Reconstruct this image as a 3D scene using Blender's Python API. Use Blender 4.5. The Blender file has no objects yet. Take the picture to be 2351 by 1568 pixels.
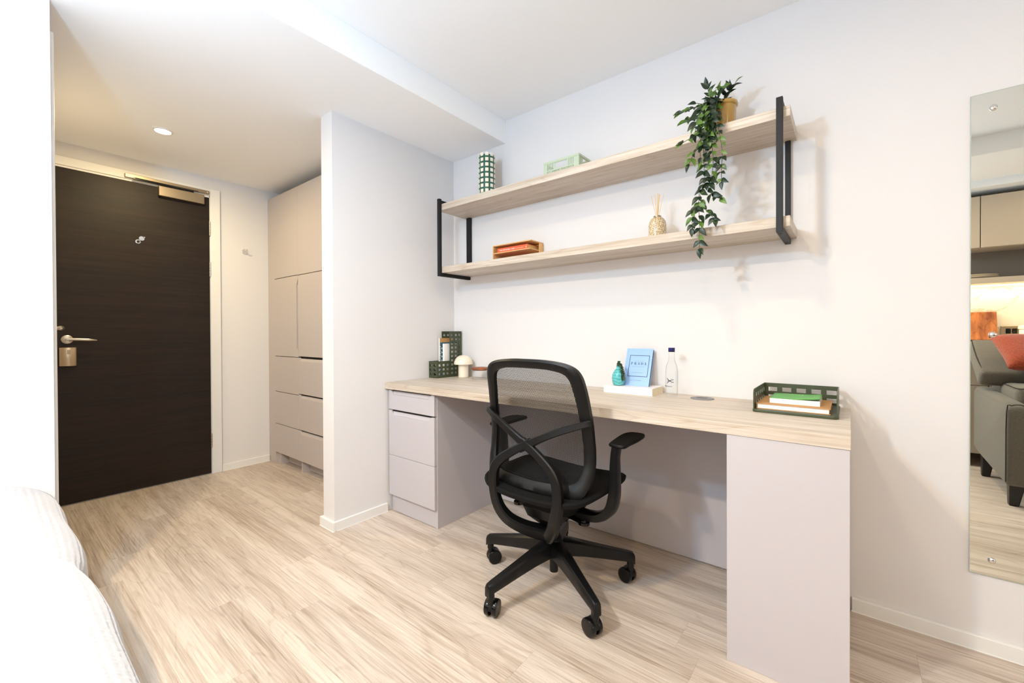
import bpy, bmesh, math, random
from mathutils import Vector, Matrix, noise as mnoise
PI = math.pi
S = bpy.context.scene
COL = S.collection
random.seed(11)

# ------------------------------------------------------------------ camera
cam_d = bpy.data.cameras.new('camera'); cam = bpy.data.objects.new('camera', cam_d); COL.objects.link(cam)
yaw, pitch, roll = math.radians(38.4947), math.radians(-0.3876), math.radians(-0.2348)
fwd = Vector((-math.sin(yaw)*math.cos(pitch), math.cos(yaw)*math.cos(pitch), math.sin(pitch)))
rt = Vector((math.cos(yaw), math.sin(yaw), 0)); up = rt.cross(fwd)
r2 = rt*math.cos(roll)+up*math.sin(roll); u2 = -rt*math.sin(roll)+up*math.cos(roll)
Mx = Matrix((r2, u2, -fwd)).transposed().to_4x4(); Mx.translation = Vector((2.1104, -2.0094, 1.0347))
cam.matrix_world = Mx
cam_d.sensor_width = 36; cam_d.lens = 969.3006/2351*36
cam_d.shift_x = -2.1331/2351; cam_d.shift_y = -13.1443/2351
cam_d.clip_start = .02
S.camera = cam
# ------------------------------------------------------------------ world, lights, exposure
wd = bpy.data.worlds.new('world'); S.world = wd; wd.use_nodes = True
wd.node_tree.nodes['Background'].inputs[0].default_value = (.9, .95, 1, 1)
wd.node_tree.nodes['Background'].inputs[1].default_value = 1.0
S.view_settings.view_transform = 'Standard'; S.view_settings.look = 'None'
S.view_settings.gamma = 1; S.view_settings.use_curve_mapping = False
S.view_settings.exposure = 0.15
WARM = (1, .79, .55)
def area(name, loc, size, power, col, aim=None, spread=180, shape='DISK'):
    d = bpy.data.lights.new(name, 'AREA'); d.shape = shape; d.size = size; d.energy = power; d.color = col
    d.spread = math.radians(spread)
    o = bpy.data.objects.new(name, d); COL.objects.link(o); o.location = loc
    v = Vector(aim)-Vector(loc) if aim else Vector((0, 0, -1))
    o.rotation_euler = v.to_track_quat('-Z', 'Y').to_euler()
    return o
# photographer's strobe beside the bed (out of frame)
fl = bpy.data.lights.new('strobe', 'POINT'); fl.energy = 58; fl.color = (.42, .71, 1); fl.shadow_soft_size = .06
flo = bpy.data.objects.new('strobe', fl); COL.objects.link(flo); flo.location = (1.1, -2.32, 1.84)
# room downlights (fittings built below)
DL = [(1.5, -1.2, 2.335), (2.95, -1.2, 2.335), (0.95, -2.5, 2.21), (2.1, -2.5, 2.21), (3.4, -2.4, 2.21), (-0.954, -1.358, 2.197)]
DP = [7, 4, 36, 16, 3.5, 12.5]
DC = [(1, .77, .47)]*5+[(1, .79, .42)]
for (x, y, z), p, c_ in zip(DL, DP, DC):
    area('downlight_lamp', (x, y, z-.012), .09, p, c_)
area('added_window_daylight', (5.32, -1.8, 1.45), 1.9, 12, (.9, .95, 1), aim=(0, -1.8, 1.45), shape='RECTANGLE')  # added daylight lamp just outside the added, unseen east window
bpy.data.objects['added_window_daylight'].data.size_y = 1.35
area('under_shelf_strip_lamp', (3.1, -3.21, 1.405), .1, 4.5, (1, .80, .45), shape='RECTANGLE')
bpy.data.objects['under_shelf_strip_lamp'].data.size = 1.5; bpy.data.objects['under_shelf_strip_lamp'].data.shape = 'RECTANGLE'
bpy.data.objects['under_shelf_strip_lamp'].data.size_y = .02

# ------------------------------------------------------------------ materials
def lin(c): return tuple(((v/255)/12.92 if v/255 <= .04045 else (((v/255)+.055)/1.055)**2.4) for v in c)+(1,)
MATS = {}
def mat(name, rgb, rough=.5, metal=0, bump=0, bscale=60, vary=0, vscale=3, coat=0, spec=.5, sheen=0, emit=None, estr=0):
    m = bpy.data.materials.new(name); m.use_nodes = True; nt = m.node_tree; b = nt.nodes['Principled BSDF']
    c = lin(rgb); b.inputs['Base Color'].default_value = c
    b.inputs['Roughness'].default_value = rough; b.inputs['Metallic'].default_value = metal
    b.inputs['Coat Weight'].default_value = coat; b.inputs['Specular IOR Level'].default_value = spec
    b.inputs['Sheen Weight'].default_value = sheen
    if emit: b.inputs['Emission Color'].default_value = emit+(1,); b.inputs['Emission Strength'].default_value = estr
    tc = nt.nodes.new('ShaderNodeTexCoord')
    if bump:
        n = nt.nodes.new('ShaderNodeTexNoise'); n.inputs['Scale'].default_value = bscale; n.inputs['Detail'].default_value = 4
        nt.links.new(tc.outputs['Object'], n.inputs['Vector'])
        bp = nt.nodes.new('ShaderNodeBump'); bp.inputs['Strength'].default_value = bump; bp.inputs['Distance'].default_value = .002
        nt.links.new(n.outputs['Fac'], bp.inputs['Height']); nt.links.new(bp.outputs['Normal'], b.inputs['Normal'])
    if vary:
        n = nt.nodes.new('ShaderNodeTexNoise'); n.inputs['Scale'].default_value = vscale; n.inputs['Detail'].default_value = 3
        nt.links.new(tc.outputs['Object'], n.inputs['Vector'])
        hs = nt.nodes.new('ShaderNodeHueSaturation'); hs.inputs['Color'].default_value = c
        mr = nt.nodes.new('ShaderNodeMapRange'); mr.inputs['From Min'].default_value = .3; mr.inputs['From Max'].default_value = .7
        mr.inputs['To Min'].default_value = 1-vary; mr.inputs['To Max'].default_value = 1+vary
        nt.links.new(n.outputs['Fac'], mr.inputs['Value']); nt.links.new(mr.outputs['Result'], hs.inputs['Value'])
        nt.links.new(hs.outputs['Color'], b.inputs['Base Color'])
    MATS[name] = m; return m

def wood(name, light, dark, axis='X', fine=70, stretch=22, rough=.5, bump=.25, ring=.5, tone=.08, contrast=(.35, .7), perobj=False, streak=.5, fig=9):
    """procedural wood: fine pores + cathedral figure running along `axis` of object space"""
    m = bpy.data.materials.new(name); m.use_nodes = True; nt = m.node_tree; L = nt.links; b = nt.nodes['Principled BSDF']
    b.inputs['Roughness'].default_value = rough
    tc = nt.nodes.new('ShaderNodeTexCoord'); vec = tc.outputs['Object']
    oi = nt.nodes.new('ShaderNodeObjectInfo')
    if perobj:
        mu = nt.nodes.new('ShaderNodeVectorMath'); mu.operation = 'SCALE'; mu.inputs[0].default_value = (37, 53, 71)
        L.new(oi.outputs['Random'], mu.inputs['Scale'])
        ad = nt.nodes.new('ShaderNodeVectorMath'); ad.operation = 'ADD'; L.new(vec, ad.inputs[0]); L.new(mu.outputs[0], ad.inputs[1]); vec = ad.outputs[0]
    def mapped(s_along, s_across):
        mp = nt.nodes.new('ShaderNodeMapping')
        mp.inputs['Scale'].default_value = [s_along if a == axis else s_across for a in 'XYZ']
        L.new(vec, mp.inputs['Vector']); return mp.outputs[0]
    n1 = nt.nodes.new('ShaderNodeTexNoise'); n1.inputs['Scale'].default_value = 1; n1.inputs['Detail'].default_value = 6; n1.inputs['Roughness'].default_value = .65
    L.new(mapped(fine/stretch, fine), n1.inputs['Vector'])
    n2 = nt.nodes.new('ShaderNodeTexNoise'); n2.inputs['Scale'].default_value = 1; n2.inputs['Detail'].default_value = 2
    L.new(mapped(.9, fig), n2.inputs['Vector'])
    # cathedral rings: sine of the low noise
    mm = nt.nodes.new('ShaderNodeMath'); mm.operation = 'MULTIPLY'; mm.inputs[1].default_value = 85; L.new(n2.outputs['Fac'], mm.inputs[0])
    sn = nt.nodes.new('ShaderNodeMath'); sn.operation = 'SINE'; L.new(mm.outputs[0], sn.inputs[0])
    pw = nt.nodes.new('ShaderNodeMapRange'); pw.inputs['From Min'].default_value = .72; pw.inputs['From Max'].default_value = 1; L.new(sn.outputs[0], pw.inputs['Value'])
    n3 = nt.nodes.new('ShaderNodeTexNoise'); n3.inputs['Scale'].default_value = 1; n3.inputs['Detail'].default_value = 3
    L.new(mapped(.7, 14), n3.inputs['Vector'])
    a1 = nt.nodes.new('ShaderNodeMath'); a1.operation = 'MULTIPLY_ADD'; a1.inputs[1].default_value = ring*.35; L.new(pw.outputs[0], a1.inputs[0]); L.new(n1.outputs['Fac'], a1.inputs[2])
    a2 = nt.nodes.new('ShaderNodeMath'); a2.operation = 'MULTIPLY_ADD'; a2.inputs[1].default_value = streak; L.new(n3.outputs['Fac'], a2.inputs[0]); L.new(a1.outputs[0], a2.inputs[2])
    sb = nt.nodes.new('ShaderNodeMath'); sb.operation = 'SUBTRACT'; L.new(a2.outputs[0], sb.inputs[0]); sb.inputs[1].default_value = streak*.5
    rp = nt.nodes.new('ShaderNodeValToRGB'); rp.color_ramp.elements[0].position = contrast[0]; rp.color_ramp.elements[1].position = contrast[1]
    rp.color_ramp.elements[0].color = lin(light); rp.color_ramp.elements[1].color = lin(dark); L.new(sb.outputs[0], rp.inputs['Fac'])
    out = rp.outputs['Color']
    if tone:
        hs = nt.nodes.new('ShaderNodeHueSaturation'); L.new(out, hs.inputs['Color'])
        mr = nt.nodes.new('ShaderNodeMapRange'); mr.inputs['To Min'].default_value = 1-tone; mr.inputs['To Max'].default_value = 1+tone
        L.new(oi.outputs['Random'], mr.inputs['Value']); L.new(mr.outputs[0], hs.inputs['Value']); out = hs.outputs['Color']
    L.new(out, b.inputs['Base Color'])
    bp = nt.nodes.new('ShaderNodeBump'); bp.inputs['Strength'].default_value = bump; bp.inputs['Distance'].default_value = .001
    L.new(n1.outputs['Fac'], bp.inputs['Height']); L.new(bp.outputs['Normal'], b.inputs['Normal'])
    MATS[name] = m; return m

def glass(name, tint=(1, 1, 1), gloss_rough=.02, amount=1.0):
    m = bpy.data.materials.new(name); m.use_nodes = True; nt = m.node_tree; L = nt.links
    nt.nodes.remove(nt.nodes['Principled BSDF']); o = nt.nodes['Material Output']
    t = nt.nodes.new('ShaderNodeBsdfTransparent'); t.inputs[0].default_value = tint+(1,)
    g = nt.nodes.new('ShaderNodeBsdfGlossy'); g.inputs['Roughness'].default_value = gloss_rough
    fr = nt.nodes.new('ShaderNodeLayerWeight'); fr.inputs['Blend'].default_value = .12
    mu = nt.nodes.new('ShaderNodeMath'); mu.operation = 'MULTIPLY'; mu.inputs[1].default_value = amount; L.new(fr.outputs['Fresnel'], mu.inputs[0])
    mx = nt.nodes.new('ShaderNodeMixShader'); L.new(mu.outputs[0], mx.inputs[0]); L.new(t.outputs[0], mx.inputs[1]); L.new(g.outputs[0], mx.inputs[2])
    L.new(mx.outputs[0], o.inputs['Surface']); MATS[name] = m; return m

wall_m = mat('wall_paint', (224, 221, 221), .85, bump=.05, bscale=300)
ceil_m = mat('ceiling_paint', (250, 250, 251), .9, bump=.04, bscale=250)
trim_m = mat('trim_satin_paint', (232, 230, 228), .45)
cash_m = mat('cashmere_laminate', (192, 186, 189), .42, bump=.02, bscale=400)
cash2_m = mat('taupe_laminate', (190, 180, 176), .42, bump=.02, bscale=400)
seal_m = mat('white_sealant', (240, 238, 236), .6)
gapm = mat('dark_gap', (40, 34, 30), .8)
desk_m = wood('pale_oak_laminate', (214, 203, 190), (180, 161, 140), 'X', fine=110, stretch=40, bump=.35, ring=.3, tone=0, contrast=(.36, .74), rough=.48)
plank_m = wood('grey_oak_vinyl', (212, 198, 185), (156, 137, 120), 'X', fine=170, stretch=38, rough=.42, bump=.22, ring=.22, tone=.045, contrast=(.36, .80), perobj=True, streak=.75, fig=6)
door_m = wood('wenge_veneer', (38, 26, 18), (20, 14, 11), 'Y', fine=130, stretch=40, rough=.5, bump=.3, ring=.2, tone=0, contrast=(.35, .75), fig=5)
door_m.node_tree.nodes['Principled BSDF'].inputs['Specular IOR Level'].default_value = .28
bamboo_m = wood('bamboo', (230, 184, 126), (206, 152, 94), 'X', fine=60, stretch=30, bump=.1, ring=.1, tone=.05)
lid_m = wood('acacia_lid', (160, 92, 52), (110, 58, 30), 'X', fine=80, stretch=15, ring=.3, tone=0)
board_m = wood('acacia_board', (196, 120, 66), (120, 58, 30), 'Z', fine=30, stretch=12, ring=.3, tone=0, contrast=(.3, .75), streak=1.0)
black_m = mat('black_powder_coat', (22, 22, 25), .5, spec=.3, bump=.1, bscale=500)
plast_m = mat('black_plastic', (13, 13, 14), .36, spec=.32, bump=.06, bscale=700)
plast2_m = mat('glossy_black_plastic', (10, 10, 11), .18, spec=.35)
seatfab_m = mat('black_seat_fabric', (13, 12, 12), .85, spec=.2, bump=.6, bscale=500)
nickel_m = mat('satin_nickel', (196, 186, 172), .3, metal=1)
bronze_m = mat('champagne_metal', (168, 152, 130), .38, metal=1)
chrome_m = mat('chrome', (235, 235, 235), .08, metal=1)
green_m = mat('olive_green_metal', (62, 70, 46), .4)
mint_m = mat('mint_plastic', (190, 203, 178), .45)
cream_m = mat('cream_ceramic', (238, 226, 206), .3, coat=.3)
white_m = mat('white_paper', (244, 241, 238), .7)
whitecov_m = mat('white_cover', (246, 242, 240), .45)
page_m = mat('page_edges', (236, 222, 192), .8)
kraft_m = mat('kraft_card', (196, 146, 92), .75, vary=.05, vscale=30)
teal_m = mat('teal_book_cloth', (38, 92, 102), .5)
tealdk_m = mat('dark_teal_cover', (18, 44, 54), .5)
orange_m = mat('orange_cover', (238, 94, 52), .45)
pink_m = mat('pink_cover', (222, 138, 158), .45)
blue_m = mat('pale_blue_cover', (150, 186, 240), .35)
navy_m = mat('navy_ink', (24, 34, 66), .5)
ink_m = mat('grey_ink', (150, 148, 160), .6)
inkp_m = mat('faint_ink', (205, 199, 200), .6)
whiteink_m = mat('white_ink', (250, 248, 244), .6)
greennb_m = mat('green_notebook_cover', (92, 168, 80), .45, vary=.14, vscale=25)
vgreen_m = mat('bottle_green_glaze', (24, 86, 66), .25, coat=.4)
vcream_m = mat('cream_glaze', (240, 230, 212), .35)
mustard_m = mat('mustard_glaze', (178, 140, 66), .18, coat=.5, vary=.08, vscale=18)
soil_m = mat('dark_soil', (44, 32, 24), .9, bump=.8, bscale=120)
stem_m = mat('green_stem', (58, 70, 42), .6)
grey_m = mat('grey_plastic_disc', (128, 126, 130), .45)
cap_m = mat('blue_screw_cap', (44, 42, 108), .3, metal=.3)
capblk_m = mat('black_cap_band', (20, 20, 26), .4)
sofa_m = mat('grey_tweed', (104, 98, 88), .9, bump=.7, bscale=420, vary=.14, vscale=160, sheen=.2)
pipe_m = mat('dark_piping', (52, 48, 44), .9)
rust_m = mat('rust_boucle', (150, 58, 26), .95, bump=1, bscale=150, vary=.3, vscale=120, sheen=.3)
legblk_m = mat('black_wood_leg', (20, 18, 17), .4)
shelfdk_m = mat('grey_taupe_back', (122, 112, 102), .6)
kitch_m = mat('kitchen_cabinet', (184, 170, 154), .45)
light_em = mat('lamp_disc', (255, 240, 215), .5, emit=(1, .84, .6), estr=30)
strip_em = mat('strip_diffuser', (255, 240, 200), .5, emit=(1, .84, .5), estr=14)
jar_g = glass('clear_glass', (.985, .99, .985), amount=.4)
bottle_g = glass('bottle_glass', (.985, .988, .985), amount=.45)

pane_g = glass('window_glass', (.97, .98, .98), amount=.5)
def leaf_material(name, dark, light):
    m = bpy.data.materials.new(name); m.use_nodes = True; nt = m.node_tree; L = nt.links; b = nt.nodes['Principled BSDF']
    b.inputs['Roughness'].default_value = .38
    tc = nt.nodes.new('ShaderNodeTexCoord'); oi = nt.nodes.new('ShaderNodeObjectInfo')
    n = nt.nodes.new('ShaderNodeTexNoise'); n.inputs['Scale'].default_value = 90; L.new(tc.outputs['Object'], n.inputs['Vector'])
    ad = nt.nodes.new('ShaderNodeMath'); ad.operation = 'MULTIPLY_ADD'; ad.inputs[1].default_value = .45; L.new(n.outputs['Fac'], ad.inputs[0]); L.new(oi.outputs['Random'], ad.inputs[2])
    rp = nt.nodes.new('ShaderNodeValToRGB'); rp.color_ramp.elements[0].position = .9; rp.color_ramp.elements[1].position = 1.75
    rp.color_ramp.elements[0].color = lin(dark); rp.color_ramp.elements[1].color = lin(light); L.new(ad.outputs[0], rp.inputs['Fac'])
    L.new(rp.outputs['Color'], b.inputs['Base Color']); MATS[name] = m; return m
leaf_m = leaf_material('ivy_leaf', (22, 42, 22), (86, 118, 46))
succ_m = leaf_material('succulent_leaf', (24, 50, 26), (60, 92, 48))

def mesh_fabric():
    m = bpy.data.materials.new('black_net_fabric'); m.use_nodes = True; nt = m.node_tree; L = nt.links
    b = nt.nodes['Principled BSDF']; o = nt.nodes['Material Output']
    b.inputs['Base Color'].default_value = lin((13, 12, 12)); b.inputs['Roughness'].default_value = .6; b.inputs['Specular IOR Level'].default_value = .2
    uv = nt.nodes.new('ShaderNodeUVMap'); mp = nt.nodes.new('ShaderNodeMapping'); mp.inputs['Rotation'].default_value = (0, 0, PI/2)
    L.new(uv.outputs[0], mp.inputs['Vector'])
    br = nt.nodes.new('ShaderNodeTexBrick'); br.inputs['Scale'].default_value = 100; br.inputs['Brick Width'].default_value = .75
    br.inputs['Row Height'].default_value = .27; br.inputs['Mortar Size'].default_value = .072; br.inputs['Mortar Smooth'].default_value = 0
    br.offset = .5; L.new(mp.outputs[0], br.inputs['Vector'])
    t = nt.nodes.new('ShaderNodeBsdfTransparent'); mx = nt.nodes.new('ShaderNodeMixShader')
    L.new(br.outputs['Fac'], mx.inputs[0]); L.new(t.outputs[0], mx.inputs[1]); L.new(b.outputs[0], mx.inputs[2]); L.new(mx.outputs[0], o.inputs['Surface'])
    return m
net_m = mesh_fabric()

def knit():
    m = bpy.data.materials.new('white_knit'); m.use_nodes = True; nt = m.node_tree; L = nt.links; b = nt.nodes['Principled BSDF']
    b.inputs['Base Color'].default_value = lin((178, 176, 181)); b.inputs['Roughness'].default_value = .95; b.inputs['Sheen Weight'].default_value = .3
    uv = nt.nodes.new('ShaderNodeUVMap')
    w = nt.nodes.new('ShaderNodeTexWave'); w.bands_direction = 'Y'; w.inputs['Scale'].default_value = 17; w.inputs['Distortion'].default_value = 1.6; w.inputs['Detail'].default_value = 2; w.inputs['Detail Scale'].default_value = 3
    L.new(uv.outputs[0], w.inputs['Vector'])
    v = nt.nodes.new('ShaderNodeTexVoronoi'); v.inputs['Scale'].default_value = 140; L.new(uv.outputs[0], v.inputs['Vector'])
    a = nt.nodes.new('ShaderNodeMath'); a.operation = 'MULTIPLY_ADD'; a.inputs[1].default_value = .5; L.new(v.outputs['Distance'], a.inputs[0]); L.new(w.outputs['Fac'], a.inputs[2])
    bp = nt.nodes.new('ShaderNodeBump'); bp.inputs['Strength'].default_value = .32; bp.inputs['Distance'].default_value = .004
    L.new(a.outputs[0], bp.inputs['Height']); L.new(bp.outputs['Normal'], b.inputs['Normal']); return m
knit_m = knit()

def speckle():
    m = bpy.data.materials.new('speckled_amber_glaze'); m.use_nodes = True; nt = m.node_tree; L = nt.links; b = nt.nodes['Principled BSDF']
    b.inputs['Roughness'].default_value = .12; b.inputs['Coat Weight'].default_value = .5
    tc = nt.nodes.new('ShaderNodeTexCoord'); n = nt.nodes.new('ShaderNodeTexNoise'); n.inputs['Scale'].default_value = 260; n.inputs['Detail'].default_value = 2; L.new(tc.outputs['Object'], n.inputs['Vector'])
    rp = nt.nodes.new('ShaderNodeValToRGB'); e = rp.color_ramp.elements; e[0].position = .38; e[0].color = lin((150, 112, 62)); e[1].position = .6; e[1].color = lin((228, 212, 180))
    L.new(n.outputs['Fac'], rp.inputs['Fac']); L.new(rp.outputs['Color'], b.inputs['Base Color']); return m
speck_m = speckle()
def swirl():
    m = bpy.data.materials.new('swirled_teal_glass'); m.use_nodes = True; nt = m.node_tree; L = nt.links; b = nt.nodes['Principled BSDF']
    b.inputs['Roughness'].default_value = .08; b.inputs['Coat Weight'].default_value = .6
    tc = nt.nodes.new('ShaderNodeTexCoord'); n = nt.nodes.new('ShaderNodeTexWave'); n.wave_type = 'RINGS'; n.inputs['Scale'].default_value = 22; n.inputs['Distortion'].default_value = 6; n.inputs['Detail'].default_value = 2; L.new(tc.outputs['Object'], n.inputs['Vector'])
    rp = nt.nodes.new('ShaderNodeValToRGB'); e = rp.color_ramp.elements; e[0].position = 0; e[0].color = lin((66, 166, 172)); e[1].position = 1; e[1].color = lin((104, 194, 196))
    L.new(n.outputs['Fac'], rp.inputs['Fac']); L.new(rp.outputs['Color'], b.inputs['Base Color']); return m
swirl_m = swirl()
def marble():
    m = bpy.data.materials.new('veined_marble'); m.use_nodes = True; nt = m.node_tree; L = nt.links; b = nt.nodes['Principled BSDF']
    b.inputs['Roughness'].default_value = .25
    tc = nt.nodes.new('ShaderNodeTexCoord'); n = nt.nodes.new('ShaderNodeTexNoise'); n.inputs['Scale'].default_value = 2.2; n.inputs['Detail'].default_value = 7; n.inputs['Distortion'].default_value = .8; L.new(tc.outputs['Object'], n.inputs['Vector'])
    ab = nt.nodes.new('ShaderNodeMath'); ab.operation = 'SUBTRACT'; ab.inputs[1].default_value = .5; L.new(n.outputs['Fac'], ab.inputs[0])
    a2 = nt.nodes.new('ShaderNodeMath'); a2.operation = 'ABSOLUTE'; L.new(ab.outputs[0], a2.inputs[0])
    rp = nt.nodes.new('ShaderNodeValToRGB'); e = rp.color_ramp.elements; e[0].position = 0; e[0].color = lin((196, 186, 170)); e[1].position = .018; e[1].color = lin((234, 226, 212))
    L.new(a2.outputs[0], rp.inputs['Fac']); L.new(rp.outputs['Color'], b.inputs['Base Color']); return m
marble_m = marble()
def mirror_mat():
    m = bpy.data.materials.new('silvered_mirror'); m.use_nodes = True; b = m.node_tree.nodes['Principled BSDF']
    b.inputs['Base Color'].default_value = (.80, .82, .77, 1); b.inputs['Metallic'].default_value = 1; b.inputs['Roughness'].default_value = 0; return m
mirror_m = mirror_mat()

# ------------------------------------------------------------------ mesh helpers
def BM(): return bmesh.new()
def box(bm, x0, x1, y0, y1, z0, z1):
    v = [bm.verts.new((x, y, z)) for x in (x0, x1) for y in (y0, y1) for z in (z0, z1)]
    for f in ((0, 1, 3, 2), (4, 6, 7, 5), (0, 4, 5, 1), (2, 3, 7, 6), (0, 2, 6, 4), (1, 5, 7, 3)): bm.faces.new([v[i] for i in f])
    return v
def bx(*a): bm = BM(); box(bm, *a); return bm
def bbox(x0, x1, y0, y1, z0, z1, r=.003, seg=2):
    bm = bx(x0, x1, y0, y1, z0, z1); bmesh.ops.bevel(bm, geom=bm.edges[:], offset=r, segments=seg, profile=.5, affect='EDGES'); return bm
def prism(bm, pts, d0, d1, plane='xz'):
    """polygon in a plane extruded along the missing axis"""
    def P(a, b, d): return {'xz': (a, d, b), 'xy': (a, b, d), 'yz': (d, a, b)}[plane]
    A = [bm.verts.new(P(a, b, d0)) for a, b in pts]; Bv = [bm.verts.new(P(a, b, d1)) for a, b in pts]; n = len(pts)
    bm.faces.new(A); bm.faces.new(Bv[::-1])
    for i in range(n): bm.faces.new((A[i], Bv[i], Bv[(i+1) % n], A[(i+1) % n]))
    return bm
def lathe(bm, prof, c=(0, 0, 0), n=32, cap0=True, cap1=True, axis='Z'):
    rings = []
    for r, z in prof:
        ring = []
        for i in range(n):
            a = 2*PI*i/n; p = (r*math.cos(a), r*math.sin(a), z)
            if axis == 'X': p = (p[2], p[0], p[1])
            if axis == 'Y': p = (p[0], p[2], p[1])
            ring.append(bm.verts.new((c[0]+p[0], c[1]+p[1], c[2]+p[2])))
        rings.append(ring)
    for a, b in zip(rings, rings[1:]):
        for i in range(n): bm.faces.new((a[i], a[(i+1) % n], b[(i+1) % n], b[i]))
    if cap0: bm.faces.new(rings[0][::-1])
    if cap1: bm.faces.new(rings[-1])
    return bm
def cyl(bm, c, r, z0, z1, n=24, axis='Z'): return lathe(bm, [(r, z0), (r, z1)], c, n, axis=axis)
def loft(bm, secs, closed=False, caps=True):
    V = [[bm.verts.new(p) for p in s] for s in secs]; n = len(V[0]); m = len(V)
    for i in range(m if closed else m-1):
        a, b = V[i], V[(i+1) % m]
        for k in range(n): bm.faces.new((a[k], a[(k+1) % n], b[(k+1) % n], b[k]))
    if caps and not closed: bm.faces.new(V[0][::-1]); bm.faces.new(V[-1])
    return bm
def cr(pts, n):
    """catmull-rom resample"""
    P = [Vector(p) for p in pts]; P = [P[0]*2-P[1]]+P+[P[-1]*2-P[-2]]; out = []
    for i in range(1, len(P)-2):
        for k in range(n):
            t = k/n; a, b, c, d = P[i-1], P[i], P[i+1], P[i+2]
            out.append(.5*((2*b)+(c-a)*t+(2*a-5*b+4*c-d)*t*t+(3*b-a-3*c+d)*t**3))
    out.append(P[-2]); return out
def sweep(bm, path, w, d, ref=(0, 1, 0), n=8, k=16, power=5):
    """rounded-rectangle section along a path; w = size across, d = size along ref"""
    P = cr(path, n); m = len(P); secs = []
    def val(q, t):
        if not isinstance(q, (list, tuple)): return q
        x = t*(len(q)-1); i = min(int(x), len(q)-2); return q[i]+(q[i+1]-q[i])*(x-i)
    for i, p in enumerate(P):
        T = (P[min(i+1, m-1)]-P[max(i-1, 0)]).normalized(); R = Vector(ref); W = T.cross(R).normalized(); D = W.cross(T).normalized()
        t = i/(m-1); a, b = val(w, t)/2, val(d, t)/2; s = []
        if power == 5:
            for q_, r_ in ((-1, -.62), (-.74, -1), (.74, -1), (1, -.62), (1, .62), (.74, 1), (-.74, 1), (-1, .62)): s.append(p+W*(a*q_)+D*(b*r_))
        else:
          for j in range(k):
            an = 2*PI*(j+.5)/k; c_, s_ = math.cos(an), math.sin(an); rr = (abs(c_)**power+abs(s_)**power)**(-1/power)
            s.append(p+W*(a*c_*rr)+D*(b*s_*rr))
        secs.append(s)
    return loft(bm, secs)
def tube(bm, path, r, k=6, n=3): return sweep(bm, path, 2*r if not isinstance(r, (list, tuple)) else [2*q for q in r], 2*r if not isinstance(r, (list, tuple)) else [2*q for q in r], ref=(.13, .97, .2), n=n, k=k, power=2)
def xf(bm, loc=(0, 0, 0), rot=(0, 0, 0), pivot=(0, 0, 0)):
    from mathutils import Euler
    M = Matrix.Translation(loc) @ Matrix.Translation(pivot) @ Euler(rot).to_matrix().to_4x4() @ Matrix.Translation(-Vector(pivot))
    bm.transform(M); return bm
ORG = {}
def obj(name, bm, m, parent=None, smooth=False, bevel=0, sub=0, local=False, kind=None, label=None, seg=2):
    """one mesh object. With a parent, bm is in world metres unless local=True."""
    me = bpy.data.meshes.new(name)
    root = parent
    while root is not None and root.parent is not None: root = root.parent
    if root is not None and not local: bm.transform(ORG[root.name].inverted())
    bmesh.ops.recalc_face_normals(bm, faces=bm.faces[:])
    bm.to_mesh(me); bm.free()
    if smooth:
        for p in me.polygons: p.use_smooth = True
    for mm in (m if isinstance(m, (list, tuple)) else [m]): me.materials.append(mm)
    o = bpy.data.objects.new(name, me); COL.objects.link(o)
    if parent is not None: o.parent = parent
    else: ORG[o.name] = Matrix.Identity(4)
    if bevel:
        b = o.modifiers.new('bevel', 'BEVEL'); b.width = bevel; b.segments = seg; b.limit_method = 'ANGLE'; b.angle_limit = math.radians(40); b.harden_normals = False
    if sub:
        s = o.modifiers.new('sub', 'SUBSURF'); s.levels = sub; s.render_levels = sub
    if smooth == 'auto':
        es = o.modifiers.new('es', 'EDGE_SPLIT'); es.split_angle = math.radians(38)
    if kind: o['kind'] = kind
    if label: o['label'] = label
    return o
def tag(o, label, cat, group=None):
    o['label'] = label; o['category'] = cat
    if group: o['group'] = group
    return o
def thing(name, label, cat, loc=(0, 0, 0), rz=0, group=None, kind=None):
    o = bpy.data.objects.new(name, None); COL.objects.link(o); o.location = loc; o.rotation_euler = (0, 0, rz); o.empty_display_size = .05
    ORG[o.name] = Matrix.Translation(loc) @ Matrix.Rotation(rz, 4, 'Z')
    if kind: o['kind'] = kind
    if label: o['label'] = label
    if cat: o['category'] = cat
    if group: o['group'] = group
    return o
def text_bm(s, size, depth=.0003, align='LEFT', spacing=1.0):
    """lettering as a mesh in the xy plane"""
    cu = bpy.data.curves.new('txt', 'FONT'); cu.body = s; cu.size = size; cu.extrude = depth; cu.align_x = align; cu.align_y = 'CENTER'; cu.space_character = spacing; cu.resolution_u = 2
    o = bpy.data.objects.new('txt', cu); COL.objects.link(o); dg = bpy.context.evaluated_depsgraph_get(); dg.update()
    me = bpy.data.meshes.new_from_object(o.evaluated_get(dg)); bm = BM(); bm.from_mesh(me)
    bpy.data.objects.remove(o); bpy.data.curves.remove(cu); bpy.data.meshes.remove(me); return bm
def merge(a, b):
    me = bpy.data.meshes.new('tmp'); b.to_mesh(me); b.free(); a.from_mesh(me); bpy.data.meshes.remove(me); return a
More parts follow.
